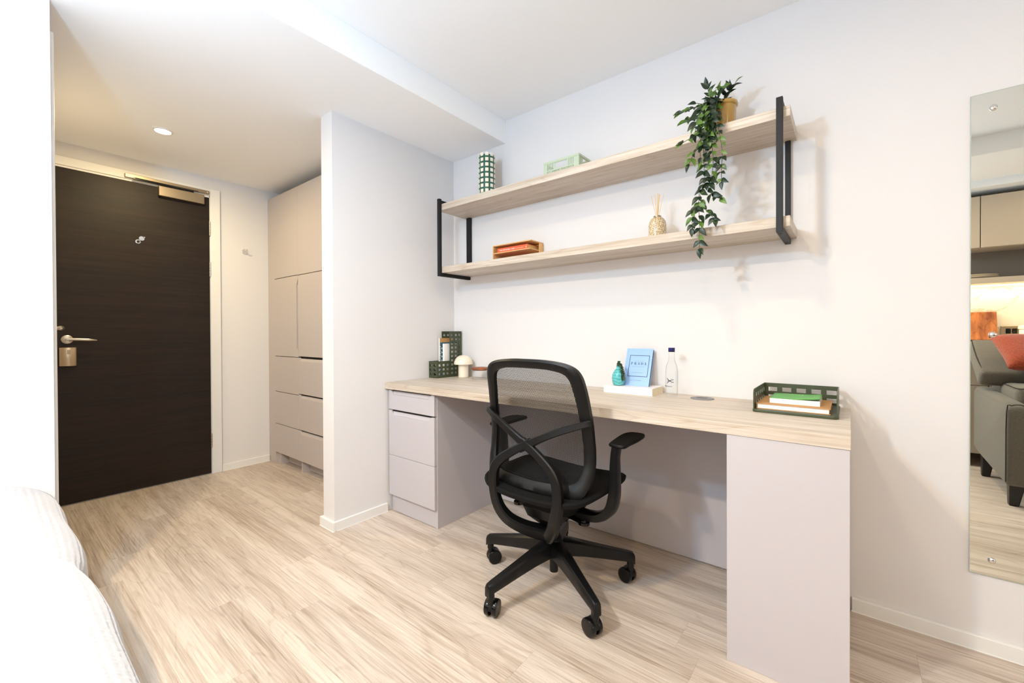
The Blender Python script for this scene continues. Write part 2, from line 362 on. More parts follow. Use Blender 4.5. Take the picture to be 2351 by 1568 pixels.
def perf(bm, O, U, V, N, w, h, cols, rows, t, skip=()):
    """perforated sheet: O origin, U/V/N unit axes, rectangular holes at cols x rows"""
    O, U, V, N = map(Vector, (O, U, V, N))
    def blk(u0, u1, v0, v1):
        if u1-u0 < 1e-5 or v1-v0 < 1e-5: return
        vs = [bm.verts.new(O+U*a+V*b+N*c) for a in (u0, u1) for b in (v0, v1) for c in (0, t)]
        for f in ((0, 1, 3, 2), (4, 6, 7, 5), (0, 4, 5, 1), (2, 3, 7, 6), (0, 2, 6, 4), (1, 5, 7, 3)): bm.faces.new([vs[i] for i in f])
    v = 0
    for j, (a, b) in enumerate(rows):
        blk(0, w, v, a); u = 0
        for i, (c, d) in enumerate(cols):
            if (i, j) in skip: continue
            blk(u, c, a, b); u = d
        blk(u, w, a, b); v = b
    blk(0, w, v, h); return bm
def struct(name, bm, m, parent=None, **k): return obj(name, bm, m, parent, kind='structure', **k)

# ------------------------------------------------------------------ the room
HS, HM, XE, YS = 2.197, 2.335, 5.2, -3.3
floor = struct('floor', bx(-1.7, XE, YS, .0, -.06, -.004), gapm)
pm = BM(); W_, L_ = .15, 1.2; e, t = .00012, .0003
vb = [pm.verts.new(p) for p in ((e, e, 0), (L_-e, e, 0), (L_-e, W_-e, 0), (e, W_-e, 0))]
vm = [pm.verts.new(p) for p in ((e, e, .004-t), (L_-e, e, .004-t), (L_-e, W_-e, .004-t), (e, W_-e, .004-t))]
vt = [pm.verts.new(p) for p in ((e+t, e+t, .004), (L_-e-t, e+t, .004), (L_-e-t, W_-e-t, .004), (e+t, W_-e-t, .004))]
for a, b in ((vb, vm), (vm, vt)):
    for i in range(4): pm.faces.new((a[i], a[(i+1) % 4], b[(i+1) % 4], b[i]))
pm.faces.new(vt)
bmesh.ops.recalc_face_normals(pm, faces=pm.faces[:])
pme = bpy.data.meshes.new('plank'); pm.to_mesh(pme); pm.free(); pme.materials.append(plank_m)
rng = random.Random(5)
for r in range(22):
    x = -1.6-rng.random()*L_
    while x < XE:
        a, b = max(x, -1.6), min(x+L_, XE)
        if b-a > .06:
            o = bpy.data.objects.new('plank', pme); COL.objects.link(o); o.parent = floor; o.location = (a, YS+r*W_, -.004); o.scale = ((b-a)/L_, 1, 1)
        x += L_
ceil = struct('ceiling', bx(-1.7, XE, YS, 0, HM, HM+.1), ceil_m)
obj('bulkhead', bx(-1.6, .461, YS, 0, HS, HM-.0005), ceil_m, ceil)
bk = bx(.4615, XE, YS, -2.16, 2.21, HM-.0005); box(bk, .4615, XE, YS, -2.86, 2.156, 2.2099)
obj('dropped_ceiling', bk, ceil_m, ceil)
struct('wall_north', bx(-1.7, XE, 0, .1, -.06, HM), wall_m)
struct('wall_west', bx(-1.7, -1.6, YS, 0, -.004, HS), wall_m)
struct('wall_south', bx(-1.7, XE, YS-.1, YS, -.06, HM), wall_m)
we = BM(); WY0, WY1, WZ0, WZ1 = -2.75, -.85, .75, 2.1
for p in ((YS, WY0, -.06, HM), (WY1, 0, -.06, HM), (WY0, WY1, -.06, WZ0), (WY0, WY1, WZ1, HM)): box(we, XE, XE+.1, p[0], p[1], p[2], p[3])
struct('wall_east', we, wall_m)
wn = thing('added_window_1', None, None, (XE+.05, (WY0+WY1)/2, WZ0), kind='structure')  # window added on the unseen east wall as a plausible daylight source
wf = BM(); ym = (WY0+WY1)/2
for p in ((WY0, WY0+.05, WZ0, WZ1), (WY1-.05, WY1, WZ0, WZ1), (ym-.03, ym+.03, WZ0+.05, WZ1-.05), (WY0+.05, WY1-.05, WZ0, WZ0+.05), (WY0+.05, WY1-.05, WZ1-.05, WZ1)): box(wf, XE+.03, XE+.08, p[0], p[1], p[2], p[3])
obj('window_frame', wf, trim_m, wn)
for a, b in ((WY0+.05, ym-.03), (ym+.03, WY1-.05)): obj('pane', bx(XE+.052, XE+.058, a, b, WZ0+.05, WZ1-.05), pane_g, wn)
obj('window_sill', bx(XE-.12, XE+.03, WY0, WY1, WZ0-.03, WZ0), trim_m, wn)
struct('wall_partition', bx(-.112, 0, -.866, 0, 0, HS), wall_m)
struct('wall_bathroom', bx(-1.6, -.058, YS, -1.855, 0, HS), wall_m)
BT, BH = .015, .049
def skirting(name, pieces):
    bm = BM()
    for p in pieces: box(bm, *p, 0, BH)
    o = struct(name, bm, trim_m, bevel=.002)
    sb = BM()
    for x0, x1, y0, y1 in pieces: box(sb, x0-.0018, x1+.0018, y0-.0018, y1+.0018 if y1 < -.02 else y1, 0, .003)
    obj('sealant_bead', sb, seal_m, o)
skirting('baseboard_north', [(2.12, XE, -BT, 0)])
skirting('baseboard_partition', [(-.112-BT, 0+BT, -.866-BT, -.866), (0, BT, -.8659, -.546), (-.112-BT, -.112, -.8659, -.62)])
skirting('baseboard_west', [(-1.6, -1.6+BT, -.888, -.5545)])
# ---- entrance door
D1 = thing('door_1', None, None, (-1.6, -1.37, 0), kind='structure')
WX = -1.6
obj('door_leaf', bbox(WX, WX+.012, -1.783, -.957, .006, 2.041, .0015, 1), door_m, D1)
fr = BM()
for p in ((-.957+.004, -.89, 0, 2.107), (-1.848, -1.787, 0, 2.107)): box(fr, WX, WX+.018, p[0], p[1], p[2], p[3])
box(fr, WX, WX+.018, -1.7869, -.9531, 2.055, 2.107)
obj('architrave', fr, trim_m, D1, bevel=.002)
ln = BM(); box(ln, WX, WX+.008, -.957+.0005, -.953, 0, 2.055); box(ln, WX, WX+.008, -1.787, -.9535, 2.043, 2.0549)
obj('door_lining', ln, trim_m, D1)
for z0, z1 in ((1.762, 1.866), (1.461, 1.565), (.197, .299)):
    h = BM(); cyl(h, (WX+.015, -.9555, 0), .006, z0, z1, 12); box(h, WX+.0081, WX+.0135, -.9555, -.944, z0, z1)
    ho = obj('hinge', h, nickel_m, D1, smooth='auto')
    g = BM(); 
    for q in range(1, 5): zc = z0+(z1-z0)*q/5; cyl(g, (WX+.015, -.9555, 0), .0063, zc-.0006, zc+.0006, 12)
    obj('knuckle_gap', g, gapm, ho)
cl = obj('door_closer', bbox(WX+.0121, WX+.05, -1.255, -.996, 1.978, 2.046, .004, 2), bronze_m, D1)
obj('guide_rail', bbox(WX+.0185, WX+.036, -1.424, -.962, 2.06, 2.085, .002, 1), bronze_m, cl)
tr = BM(); box(tr, WX+.0361, WX+.038, -1.375, -1.03, 2.063, 2.067); obj('rail_slot', tr, gapm, cl)
ar = BM(); sweep(ar, [(WX+.042, -1.385, 2.056), (WX+.044, -1.22, 2.054), (WX+.046, -1.06, 2.051)], .007, .012, ref=(0, 0, 1)); obj('closer_arm', ar, plast2_m, cl)
sc = BM()
for y in (-1.412, -.974): cyl(sc, (WX+.036, y, 2.073), .005, 0, .002, 12, axis='X')
obj('rail_screw', sc, chrome_m, cl)
vw = BM(); lathe(vw, [(.014, 0), (.014, .003), (.009, .004), (.009, .001)], (WX+.0121, -1.359, 1.652), 20, cap1=True, axis='X'); vo = obj('door_viewer', vw, chrome_m, D1, smooth='auto')
obj('viewer_lens', cyl(BM(), (WX+.0135, -1.359, 1.652), .008, 0, .001, 16, 'X'), gapm, vo)
vc = BM(); cyl(vc, (WX+.014, -1.341, 1.675), .0145, 0, .002, 20, 'X'); prism(vc, [(-1.333, 1.684), (-1.328, 1.69), (-1.322, 1.686), (-1.328, 1.678)], WX+.014, WX+.016, 'yz'); obj('viewer_cover', vc, chrome_m, vo, smooth='auto')
ro = BM(); lathe(ro, [(.026, 0), (.026, .006), (.023, .008)], (WX+.0121, -1.69, 1.006), 32, axis='X'); rose = obj('handle_rose', ro, nickel_m, D1, smooth='auto')
lv = BM(); cyl(lv, (WX+.018, -1.69, 1.006), .0085, 0, .04, 16, 'X'); sweep(lv, [(WX+.055, -1.695, 1.007), (WX+.058, -1.65, 1.006), (WX+.06, -1.60, 1.003), (WX+.056, -1.565, 1.0)], [.016, .017, .016, .006], [.012, .013, .012, .006], ref=(1, 0, 0), power=2.2)
obj('lever_handle', lv, nickel_m, rose, smooth='auto')
lk = BM()
sec = []
for i in range(9):
    a = -1+2*i/8; sec.append((-1.688+.037*a, WX+.012+.03*math.sqrt(max(0, 1-.75*a*a))))
pts = [(y, x) for y, x in sec]
prism(lk, [(x, y) for y, x in pts]+[(WX+.0121, -1.651), (WX+.0121, -1.725)], .846, .958, 'xy')
lock = obj('lock_housing', lk, mat('brushed_champagne', (198, 180, 152), .3, metal=1), D1, bevel=.002, smooth='auto')
obj('lock_button', bbox(WX+.041, WX+.0445, -1.692, -1.679, .918, .945, .0016, 2), bronze_m, lock)
# ---- bathroom door on the corridor side of the pod, seen edge-on
D2 = thing('door_2', None, None, (-.55, -1.855, 0), kind='structure')
WY = -1.855
a2 = BM(); box(a2, -.158, -.094, WY, WY+.012, 0, 2.107); box(a2, -1.02, -.956, WY, WY+.012, 0, 2.107); box(a2, -.956, -.158, WY, WY+.012, 2.05, 2.107)
obj('architrave', a2, trim_m, D2, bevel=.005, seg=3)
obj('door_leaf', bx(-.954, -.16, WY, WY+.008, .006, 2.045), trim_m, D2)
l2 = BM(); cyl(l2, (-.90, WY+.0081, 1.066), .026, 0, .008, 24, 'Y'); cyl(l2, (-.90, WY+.016, 1.066), .0085, 0, .066, 14, 'Y'); sweep(l2, [(-.91, WY+.083, 1.067), (-.86, WY+.084, 1.067), (-.82, WY+.083, 1.066), (-.785, WY+.078, 1.065)], [.020, .021, .018, .008], [.02, .02, .016, .008], ref=(0, 1, 0), power=2.2)
obj('lever_handle', l2, nickel_m, D2, smooth='auto')
# ---- coat hook on the short wall
hk = thing('coat_hook', 'small round metal coat hook on the white wall between door and wardrobe', 'hook', (-1.6, -.724, 1.68))
obj('hook_plate', lathe(BM(), [(.019, 0), (.019, .006), (.0165, .008)], (-1.6, -.724, 1.68), 28, axis='X'), chrome_m, hk, smooth='auto')
hb = BM(); sweep(hb, [(-1.592, -.724, 1.684), (-1.572, -.722, 1.68), (-1.56, -.72, 1.686), (-1.556, -.719, 1.696)], .008, .008, ref=(0, 1, 0), power=2); box(hb, -1.592, -1.575, -.738, -.712, 1.677, 1.682); obj('hook_peg', hb, chrome_m, hk, smooth='auto')
# ---- downlight fittings
LBL = ['small round ceiling downlight above the desk chair', 'small round ceiling downlight in front of the grey sofa', 'small round ceiling downlight above the white bed', 'small round ceiling downlight in front of the kitchen left end', 'small round ceiling downlight above the grey sofa', 'glowing round downlight in the low ceiling in front of the dark door']
for (x, y, z), lb in zip(DL, LBL):
    d = thing('downlight', lb, 'ceiling light', (x, y, z))
    obj('bezel', lathe(BM(), [(.046, 0), (.046, -.003), (.038, -.006), (.037, -.001)], (x, y, z), 28, cap0=False, cap1=False), trim_m, d, smooth='auto')
    obj('lamp_face', cyl(BM(), (x, y, z), .0365, -.003, -.001, 24), light_em, d)

# ------------------------------------------------------------------ wardrobe
YW = -.555
wz0, wz1 = .093, 2.125
def front(bm, x0, x1, z0, z1, yf, th=.019, scoop=None, ch=.0025):
    """cabinet front with optional finger-pull recess on top edge or on one side (scooped bevel)"""
    if scoop == 'top':
        d, i0, i1, sl = .026, x0+.045, x1-.045, .022
        pts = [(x0, z0), (x1, z0), (x1, z1), (i1+sl, z1), (i1, z1-d), (i0, z1-d), (i0-sl, z1), (x0, z1)]
        prism(bm, pts, yf, yf+th*.55); box(bm, x0, x1, yf+th*.55, yf+th, z0, z1-.006)
        # sloping back of the pull
        prism(bm, [(yf+.002, z1-d), (yf+th*.55, z1-d), (yf+th*.55, z1-.006)], i0-sl*.5, i1+sl*.5, 'yz')
    elif scoop in ('left', 'right'):
        za, zb = .906, 1.415; d, sl = .026, .03
        if scoop == 'right': pts = [(x0, z0), (x1, z0), (x1, za-sl), (x1-d, za+.02), (x1-d, zb-.02), (x1, zb+sl), (x1, z1), (x0, z1)]
        else: pts = [(x1, z0), (x0, z0), (x0, za-sl), (x0+d, za+.02), (x0+d, zb-.02), (x0, zb+sl), (x0, z1), (x1, z1)]
        prism(bm, pts, yf, yf+th*.55); box(bm, x0+.003, x1-.003, yf+th*.55, yf+th, z0, z1)
    else: box(bm, x0, x1, yf, yf+th, z0, z1)
    return bm
wr = thing('wardrobe', 'tall taupe built-in wardrobe beside the entrance door, behind the partition', 'wardrobe', (-.86, -.3, 0))
wc = BM()
box(wc, -1.5995, -1.478, YW+.004, -.02, 0, wz1)                       # left filler post down to the floor
for x in (-1.478, -1.078, -.676, -.29): box(wc, x, x+.018 if x > -1.4 else x+.06, YW+.02, -.02, 0, wz1)
box(wc, -1.478, -.272, -.03, -.02, wz0, wz1)
box(wc, -1.478, -.272, YW+.02, -.02, wz1-.018, wz1); box(wc, -1.478, -.272, YW+.02, -.02, wz0, wz0+.018)
box(wc, -.272, -.1125, YW+.004, -.02, 0, wz1)
obj('carcass', wc, cash2_m, wr)
pl = BM(); box(pl, -1.41, -1.079, YW+.075, YW+.09, .006, wz0); box(pl, -1.059, -.677, YW+.075, YW+.09, .006, wz0); box(pl, -.657, -.291, YW+.075, YW+.09, .006, wz0); obj('plinth', pl, cash2_m, wr)
g = .0021
def wpart(nm, *a, **k): return obj(nm, front(BM(), *a, **k), cash2_m, wr, bevel=.0015)
# left column: one tall door, grooved into panels
for z0, z1, sc in ((1.47, wz1, None), (.859, 1.47, 'right'), (.579, .859, None), (.323, .579, None), (wz0, .323, None)):
    wpart('door_panel', -1.4775, -1.0755, z0+g, z1-g, YW, scoop=sc)
for c0, c1 in ((-1.0735, -.675), (-.673, -.274)):
    wpart('door_panel', c0, c1, 1.468+g, wz1-g, YW)
    wpart('door_panel', c0, c1, .864+g*2, 1.468-g, YW)
    for z0, z1 in ((.589, .862), (.324, .589), (wz0, .324)): wpart('drawer', c0, c1, z0+g, z1-g*2, YW, scoop='top')
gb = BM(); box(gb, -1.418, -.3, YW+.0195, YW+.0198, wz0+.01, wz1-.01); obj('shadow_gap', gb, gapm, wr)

# ------------------------------------------------------------------ desk run
ZD, TD = .75, .0364
dt = obj('desk_worktop', bbox(.0006, 2.116, -.5554, -.0006, ZD-TD, ZD, .0012, 1), desk_m); tag(dt, 'long pale oak desk worktop carrying the letter tray, bottle and lamp', 'desk')
bpn = obj('back_panel', bx(.42, 1.8095, -.018, -.0006, .012, ZD-TD), cash_m); tag(bpn, 'beige modesty panel on the wall under the desk, behind the black chair', 'panel')
ep = thing('end_pedestal', 'wide plain grey-beige pedestal carrying the right end of the desk', 'cabinet', (1.96, -.28, 0))
obj('front_panel', bbox(1.8099, 2.114, -.5527, -.534, .0, ZD-TD-.0004, .001, 1), cash_m, ep)
eb = BM(); box(eb, 1.8099, 1.828, -.5338, -.0008, 0, ZD-TD-.0004); box(eb, 2.096, 2.114, -.5338, -.0008, 0, ZD-TD-.0004); obj('side_panel', eb, cash_m, ep)
dp = thing('drawer_pedestal', 'grey-beige desk pedestal with a shallow drawer over a deep drawer, beside the partition', 'cabinet', (.215, -.28, 0))
YP = -.5204
cb = BM(); box(cb, .397, .4155, YP, -.0008, 0, ZD-TD-.0004); box(cb, .0165, .04, YP+.004, -.0008, 0, ZD-TD-.0004); box(cb, .04, .397, -.03, -.0008, 0, ZD-TD-.0004)
obj('carcass', cb, cash_m, dp)
obj('plinth', bx(.04, .397, YP+.001, YP+.017, .003, .115), cash_m, dp)
obj('drawer', front(BM(), .016, .412, .5965, .709, YP-.019, scoop='top'), cash_m, dp, bevel=.0025)
d2 = obj('drawer', front(BM(), .016, .412, .333, .590, YP-.019, scoop='top'), cash_m, dp, bevel=.0025)
obj('drawer_panel', front(BM(), .016, .412, .102, .3315, YP-.019), cash_m, d2, bevel=.002)
obj('shadow_gap', bx(.03, .40, YP+.0003, YP+.0008, .11, .71), gapm, dp)
gr = thing('cable_grommet', 'flat round grey cable grommet set in the desk top beside the glass bottle', 'grommet', (1.62, -.094, ZD))
obj('rim', lathe(BM(), [(.047, 0), (.047, .0025), (.044, .0035), (.04, .0035)], (1.62, -.094, ZD), 36), grey_m, gr, smooth='auto')
fl2 = BM(); box(fl2, 1.6, 1.64, -.105, -.085, ZD+.0036, ZD+.0042); obj('flap', fl2, mat('dark_grey_flap', (84, 82, 86), .5), gr)

# ------------------------------------------------------------------ wall shelf
sh = thing('wall_shelf', 'two-tier pale oak wall shelf with black steel end frames above the desk', 'shelf', (1.03, 0, 1.4))
for z in (1.790, 1.405): obj('shelf_board', bbox(.118, 1.950, -.25, -.0006, z, z+.0372, .001, 1), desk_m, sh)
for x in (.138, 1.910):
    f = BM(); w = .02
    box(f, x, x+w, -.2705, -.2505, 1.384, 1.856)
    box(f, x, x+w, -.2505, -.0006, 1.384, 1.4045); box(f, x, x+w, -.2505, -.0006, 1.8277, 1.8477)
    box(f, x+.002, x+w+.014 if x < 1 else x+w, -.0205, -.0006, 1.4427, 1.7895)
    fo = obj('end_frame', f, black_m, sh, bevel=.001, seg=1)
    for y in (-.24, -.04): obj('screw', cyl(BM(), (x+.01, y, 1.384), .004, -.0012, 0, 10), gapm, fo)

# ------------------------------------------------------------------ mirror
mr = thing('wall_mirror', 'tall frameless wall mirror held by chrome screws, right of the desk', 'mirror', (2.66, 0, 1.02))
obj('glass', bx(2.421, 2.90, -.006, -.0006, .25, 1.794), mirror_m, mr)
eg = BM()
for p in ((2.4195, 2.421, .2485, 1.7955), (2.90, 2.9015, .2485, 1.7955)): box(eg, p[0], p[1], -.0062, -.0006, p[2], p[3])
box(eg, 2.421, 2.90, -.0062, -.0006, 1.794, 1.7955); box(eg, 2.421, 2.90, -.0062, -.0006, .2485, .25)
obj('polished_edge', eg, mat('glass_edge', (176, 186, 176), .15), mr)
for x in (2.469, 2.852):
    for z in (1.743, 1.023, .301): obj('mirror_screw', lathe(BM(), [(.0095, 0), (.009, -.003), (.005, -.0055), (.001, -.006)], (x, -.0061, z), 20, axis='Y'), chrome_m, mr, smooth=True)

# ------------------------------------------------------------------ bed
bd = thing('bed', 'white bed in the near left corner, covered by a knitted throw', 'bed', (.95, -2.5, 0))
obj('bed_base', bbox(-.03, 1.93, -3.22, -1.90, .02, .27, .02, 2), mat('bed_base_fabric', (226, 222, 218), .9, bump=.3, bscale=300), bd)
obj('mattress', bbox(-.035, 1.94, -3.23, -1.885, .272, .46, .05, 4), mat('mattress_ticking', (238, 236, 234), .9), bd, smooth=True)
prof = [(-3.05, .542), (-2.7, .545), (-2.4, .545), (-2.2, .543), (-2.08, .54), (-2.0, .531), (-1.94, .517), (-1.90, .497), (-1.875, .475), (-1.858, .445), (-1.85, .41), (-1.848, .36), (-1.847, .30), (-1.845, .22), (-1.843, .12), (-1.843, .06)]
tb = BM(); P3 = cr([(0, y, z) for y, z in prof], 4); nx = 90; uvl = tb.loops.layers.uv.new('UVMap'); grid = []
acc = [0]
for i in range(1, len(P3)): acc.append(acc[-1]+(P3[i]-P3[i-1]).length)
for i in range(nx+1):
    x = -.054+2.02*i/nx; row = []
    for j, p in enumerate(P3):
        dn = max(0, min(1, (.52-p.z)/.1))
        wv = .004*math.sin(x*7.3+.6)+.002*math.sin(x*15.1+1.9)+.003*mnoise.noise((x*9, p.z*5, 3))
        y = p.y+dn*(wv-.013*math.exp(-((x-.64)/.05)**2)+.010*math.exp(-((x-.45)/.16)**2)+.006*math.exp(-((x-.85)/.15)**2))
        z = p.z+(1-dn)*(.006*mnoise.noise((x*5, p.y*5, 1))+.004*math.sin(x*6+1))
        row.append(tb.verts.new((x, y, z)))
    grid.append(row)
for i in range(nx):
    for j in range(len(P3)-1):
        f = tb.faces.new((grid[i][j], grid[i+1][j], grid[i+1][j+1], grid[i][j+1]))
        for lp, (a, b) in zip(f.loops, ((i, j), (i+1, j), (i+1, j+1), (i, j+1))): lp[uvl].uv = (2.02*a/nx, acc[b])
tw = obj('bed_throw', tb, knit_m, smooth=True)
so = tw.modifiers.new('thick', 'SOLIDIFY'); so.thickness = .008; so.offset = 1
tag(tw, 'white chunky knitted throw draped over the edge of the bed', 'throw')

# ------------------------------------------------------------------ office chair
CX, CY, CR = 1.165, -.557, math.radians(-.5)
ch = thing('office_chair', 'black mesh-back swivel office chair with armrests at the desk', 'chair', (CX, CY, 0), CR)
def cpart(nm, bm, m, par=ch, **k): return obj(nm, bm, m, par, local=True, **k)
def yprof(z, x=0):
    T = [(.40, -.150), (.45, -.140), (.5, -.122), (.56, -.106), (.62, -.103), (.7, -.112), (.8, -.132), (.9, -.158), (.96, -.172)]
    for (a, p), (b, q) in zip(T, T[1:]):
        if z <= b:
            u = (z-a)/(b-a); y = p+(q-p)*u; break
    else: y = T[-1][1]
    return y-.022*(1-min(1, (x/.24)**2))+.0
outer = [(0, .937), (.07, .936), (.14, .929), (.19, .914), (.216, .888), (.228, .84), (.237, .74), (.2405, .65), (.2435, .565), (.238, .50), (.215, .452), (.165, .436), (.09, .433), (0, .432)]
inner = [(0, .903), (.07, .902), (.12, .897), (.158, .886), (.178, .862), (.188, .81), (.197, .74), (.204, .65), (.207, .565), (.199, .52), (.176, .492), (.135, .481), (.07, .478), (0, .476)]
def outline(h):
    a = [(p[0], 0, p[1]) for p in h]; P = cr(a, 5); R = [(p.x, p.z) for p in P]; return R+[(-x, z) for x, z in R[-2:0:-1]]
Oo, Ii = outline(outer), outline(inner); fb = BM(); secs = []
for (xo, zo), (xi, zi) in zip(Oo, Ii):
    yo, yi = yprof(zo, xo), yprof(zi, xi); mx_, mz_ = (xo+xi)/2, (zo+zi)/2; ym = yprof(mz_, mx_)
    secs.append([(xo, yo-.004, zo), ((xo+mx_)/2, (yo+ym)/2-.011, (zo+mz_)/2), ((xi+mx_)/2, (yi+ym)/2-.011, (zi+mz_)/2), (xi, yi-.007, zi), (xi, yi+.012, zi), (xo, yo+.013, zo)])
loft(fb, secs, closed=True); cpart('back_frame', fb, plast_m, smooth='auto')
# back net: rings shrinking from the inner outline, uv in metres
def net(name, ring, height, par, m, uvs=1.0, nr=14):
    b = BM(); ul = b.loops.layers.uv.new('UVMap'); cx = sum(p[0] for p in ring)/len(ring); cz = sum(p[1] for p in ring)/len(ring); V = []; n = len(ring)
    for k in range(nr):
        s = 1-k/nr; V.append([b.verts.new(height(cx+(x-cx)*s, cz+(z-cz)*s)) for x, z in ring])
    c = b.verts.new(height(cx, cz))
    def setuv(f, pts):
        for lp, p in zip(f.loops, pts): lp[ul].uv = p
    for k in range(nr):
        for i in range(n):
            j = (i+1) % n; s0 = 1-k/nr; s1 = 1-(k+1)/nr
            q = lambda ii, s: ((cx+(ring[ii][0]-cx)*s)*uvs, (cz+(ring[ii][1]-cz)*s)*uvs)
            if k < nr-1: f = b.faces.new((V[k][i], V[k][j], V[k+1][j], V[k+1][i])); setuv(f, (q(i, s0), q(j, s0), q(j, s1), q(i, s1)))
            else: f = b.faces.new((V[k][i], V[k][j], c)); setuv(f, (q(i, s0), q(j, s0), (cx*uvs, cz*uvs)))
    return cpart(name, b, m, par, smooth=True)
net('back_net', [(x*1.02, .69+(z-.69)*1.015) for x, z in Ii], lambda x, z: (x, yprof(z, x)+.004, z), ch, net_m)
# yoke: crossed arms running down into a loop behind the seat
yk = BM()
Xc = (0, -.183, .62)
for s in (-1, 1):
    sweep(yk, [(s*.242, -.128, .716), (s*.225, -.139, .712), (s*.15, -.168, .685), (s*.07, -.182, .650), (0, -.184, .612), (-s*.03, -.184, .597)], [.022, .023, .026, .029, .033, .034], [.016, .015, .017, .019, .021, .021], ref=(0, 1, 0))
    sweep(yk, [(-s*.02, -.184, .628), (s*.012, -.185, .61), (s*.06, -.19, .583), (s*.115, -.196, .545), (s*.142, -.2, .508), (s*.15, -.2, .46), (s*.145, -.198, .405), (s*.128, -.19, .35), (s*.10, -.165, .303), (s*.06, -.115, .263), (s*.02, -.062, .236), (0, -.03, .226)],
          [.03, .031, .032, .034, .037, .039, .040, .042, .045, .05, .058, .064], [.02, .021, .022, .024, .026, .028, .03, .034, .038, .042, .046, .05], ref=(0, 1, 0), n=5)
cpart('yoke', yk, plast_m, smooth='auto')
# seat
NS = 64
def sup(a, b, p, cy=.0):
    out = []
    for i in range(NS):
        t = 2*PI*i/NS; c, s = math.cos(t), math.sin(t); r = (abs(c)**p+abs(s)**p)**(-1/p); out.append((a*c*r, cy+b*s*r))
    return out
def seatz(x, y):
    e = min(1, (abs(x)/.25)**2)
    return .452-.012*max(0, (y-.12)/.11)**2-.012*(1-e)*(1 if y < .15 else .7)+.004*e-.012*max(0, (-y-.08)/.13)**2+.006*max(0, (y-.05)/.17)*e
ring = sup(.252, .224, 4.2, .010)
net('seat', [(x*.985, .012+(y-.012)*.985) for x, y in ring], lambda x, y: (x, y, seatz(x, y)), ch, seatfab_m, nr=12)
rm = BM(); secs = []
for (x, y) in ring:
    d = Vector((x, y-.012, 0)).normalized(); z = seatz(x, y); c = Vector((x, y, z))
    secs.append([c-d*.022+Vector((0, 0, .000)), c-d*.004+Vector((0, 0, .003)), c+d*.003+Vector((0, 0, -.003)), c+d*.001+Vector((0, 0, -.014)), c-d*.010+Vector((0, 0, -.022)), c-d*.03+Vector((0, 0, -.020))])
loft(rm, secs, closed=True); cpart('seat_frame', rm, seatfab_m, smooth='auto')
sp = BM(); secs = []
for sc_, z in ((.86, .420), (.78, .410), (.64, .392), (.53, .36), (.48, .335)): secs.append([(x*sc_, .0+(y-.012)*sc_*(1 if sc_ > .7 else .92), z) for x, y in ring])
loft(sp, secs); cpart('seat_pan', sp, seatfab_m, smooth='auto')
mc = BM(); loft(mc, [[(sx*.085, sy*.10-.005, .345) for sx, sy in ((-1, -1), (1, -1), (1, 1), (-1, 1))], [(sx*.07, sy*.085-.005, .30) for sx, sy in ((-1, -1), (1, -1), (1, 1), (-1, 1))], [(sx*.042, sy*.05, .262) for sx, sy in ((-1, -1), (1, -1), (1, 1), (-1, 1))]])
mech = cpart('tilt_mechanism', mc, plast_m, bevel=.006)
for s in (-1, 1):
    b = BM(); sweep(b, [(s*.07, -.03, .325), (s*.12, -.03, .318), (s*.15, -.03, .312)], .03, .012, ref=(0, 0, 1)); lathe(b, [(.012, -.005), (.022, -.005), (.022, .005), (.012, .005), (.012, -.005)], (s*.158, -.03, .311), 18, cap0=False, cap1=False)
    cpart('lever', b, plast2_m, mech, smooth='auto')
    rv = BM()
    for yy in (-.03, .015): cyl(rv, (s*.052, yy, .275), .0045, -.004, .004, 10, 'X')
    # rivets of the mechanism
    cpart('rivet', rv, plast2_m, mech, kind='stuff')
for s in (-1, 1):
    b = BM(); sweep(b, [(s*.06, .0, .338), (s*.14, .0, .329), (s*.205, .0, .338), (s*.25, .0, .372), (s*.268, .0, .43), (s*.271, .0, .50), (s*.272, .0, .57), (s*.278, .002, .618)], [.034, .034, .034, .036, .036, .032, .026, .026], [.05, .054, .058, .06, .056, .05, .046, .05], ref=(0, 1, 0))
    arm = cpart('armrest', b, plast_m, smooth='auto')
    pts = [(.262, -.032), (.318, -.036), (.326, .02), (.332, .09), (.325, .15), (.305, .178), (.272, .178), (.256, .155), (.252, .09), (.256, .02)]
    P = cr([(x, y, 0) for x, y in pts+[pts[0]]], 4)[:-1]; secs = []
    for k_, dz in ((.92, -.011), (1, -.006), (1, -.001), (.95, .0025)):
        cxm, cym = .292, .07; secs.append([(s*(cxm+(p.x-cxm)*k_), cym+(p.y-cym)*(k_+.03 if k_ < 1 else 1), .631+.05*(p.y)+.35*max(0, p.y-.1)**1.5*-1+dz) for p in P])
    b = BM(); loft(b, secs); cpart('arm_pad', b, mat('soft_black_pad', (11, 11, 11), .5, spec=.25), arm, smooth='auto')
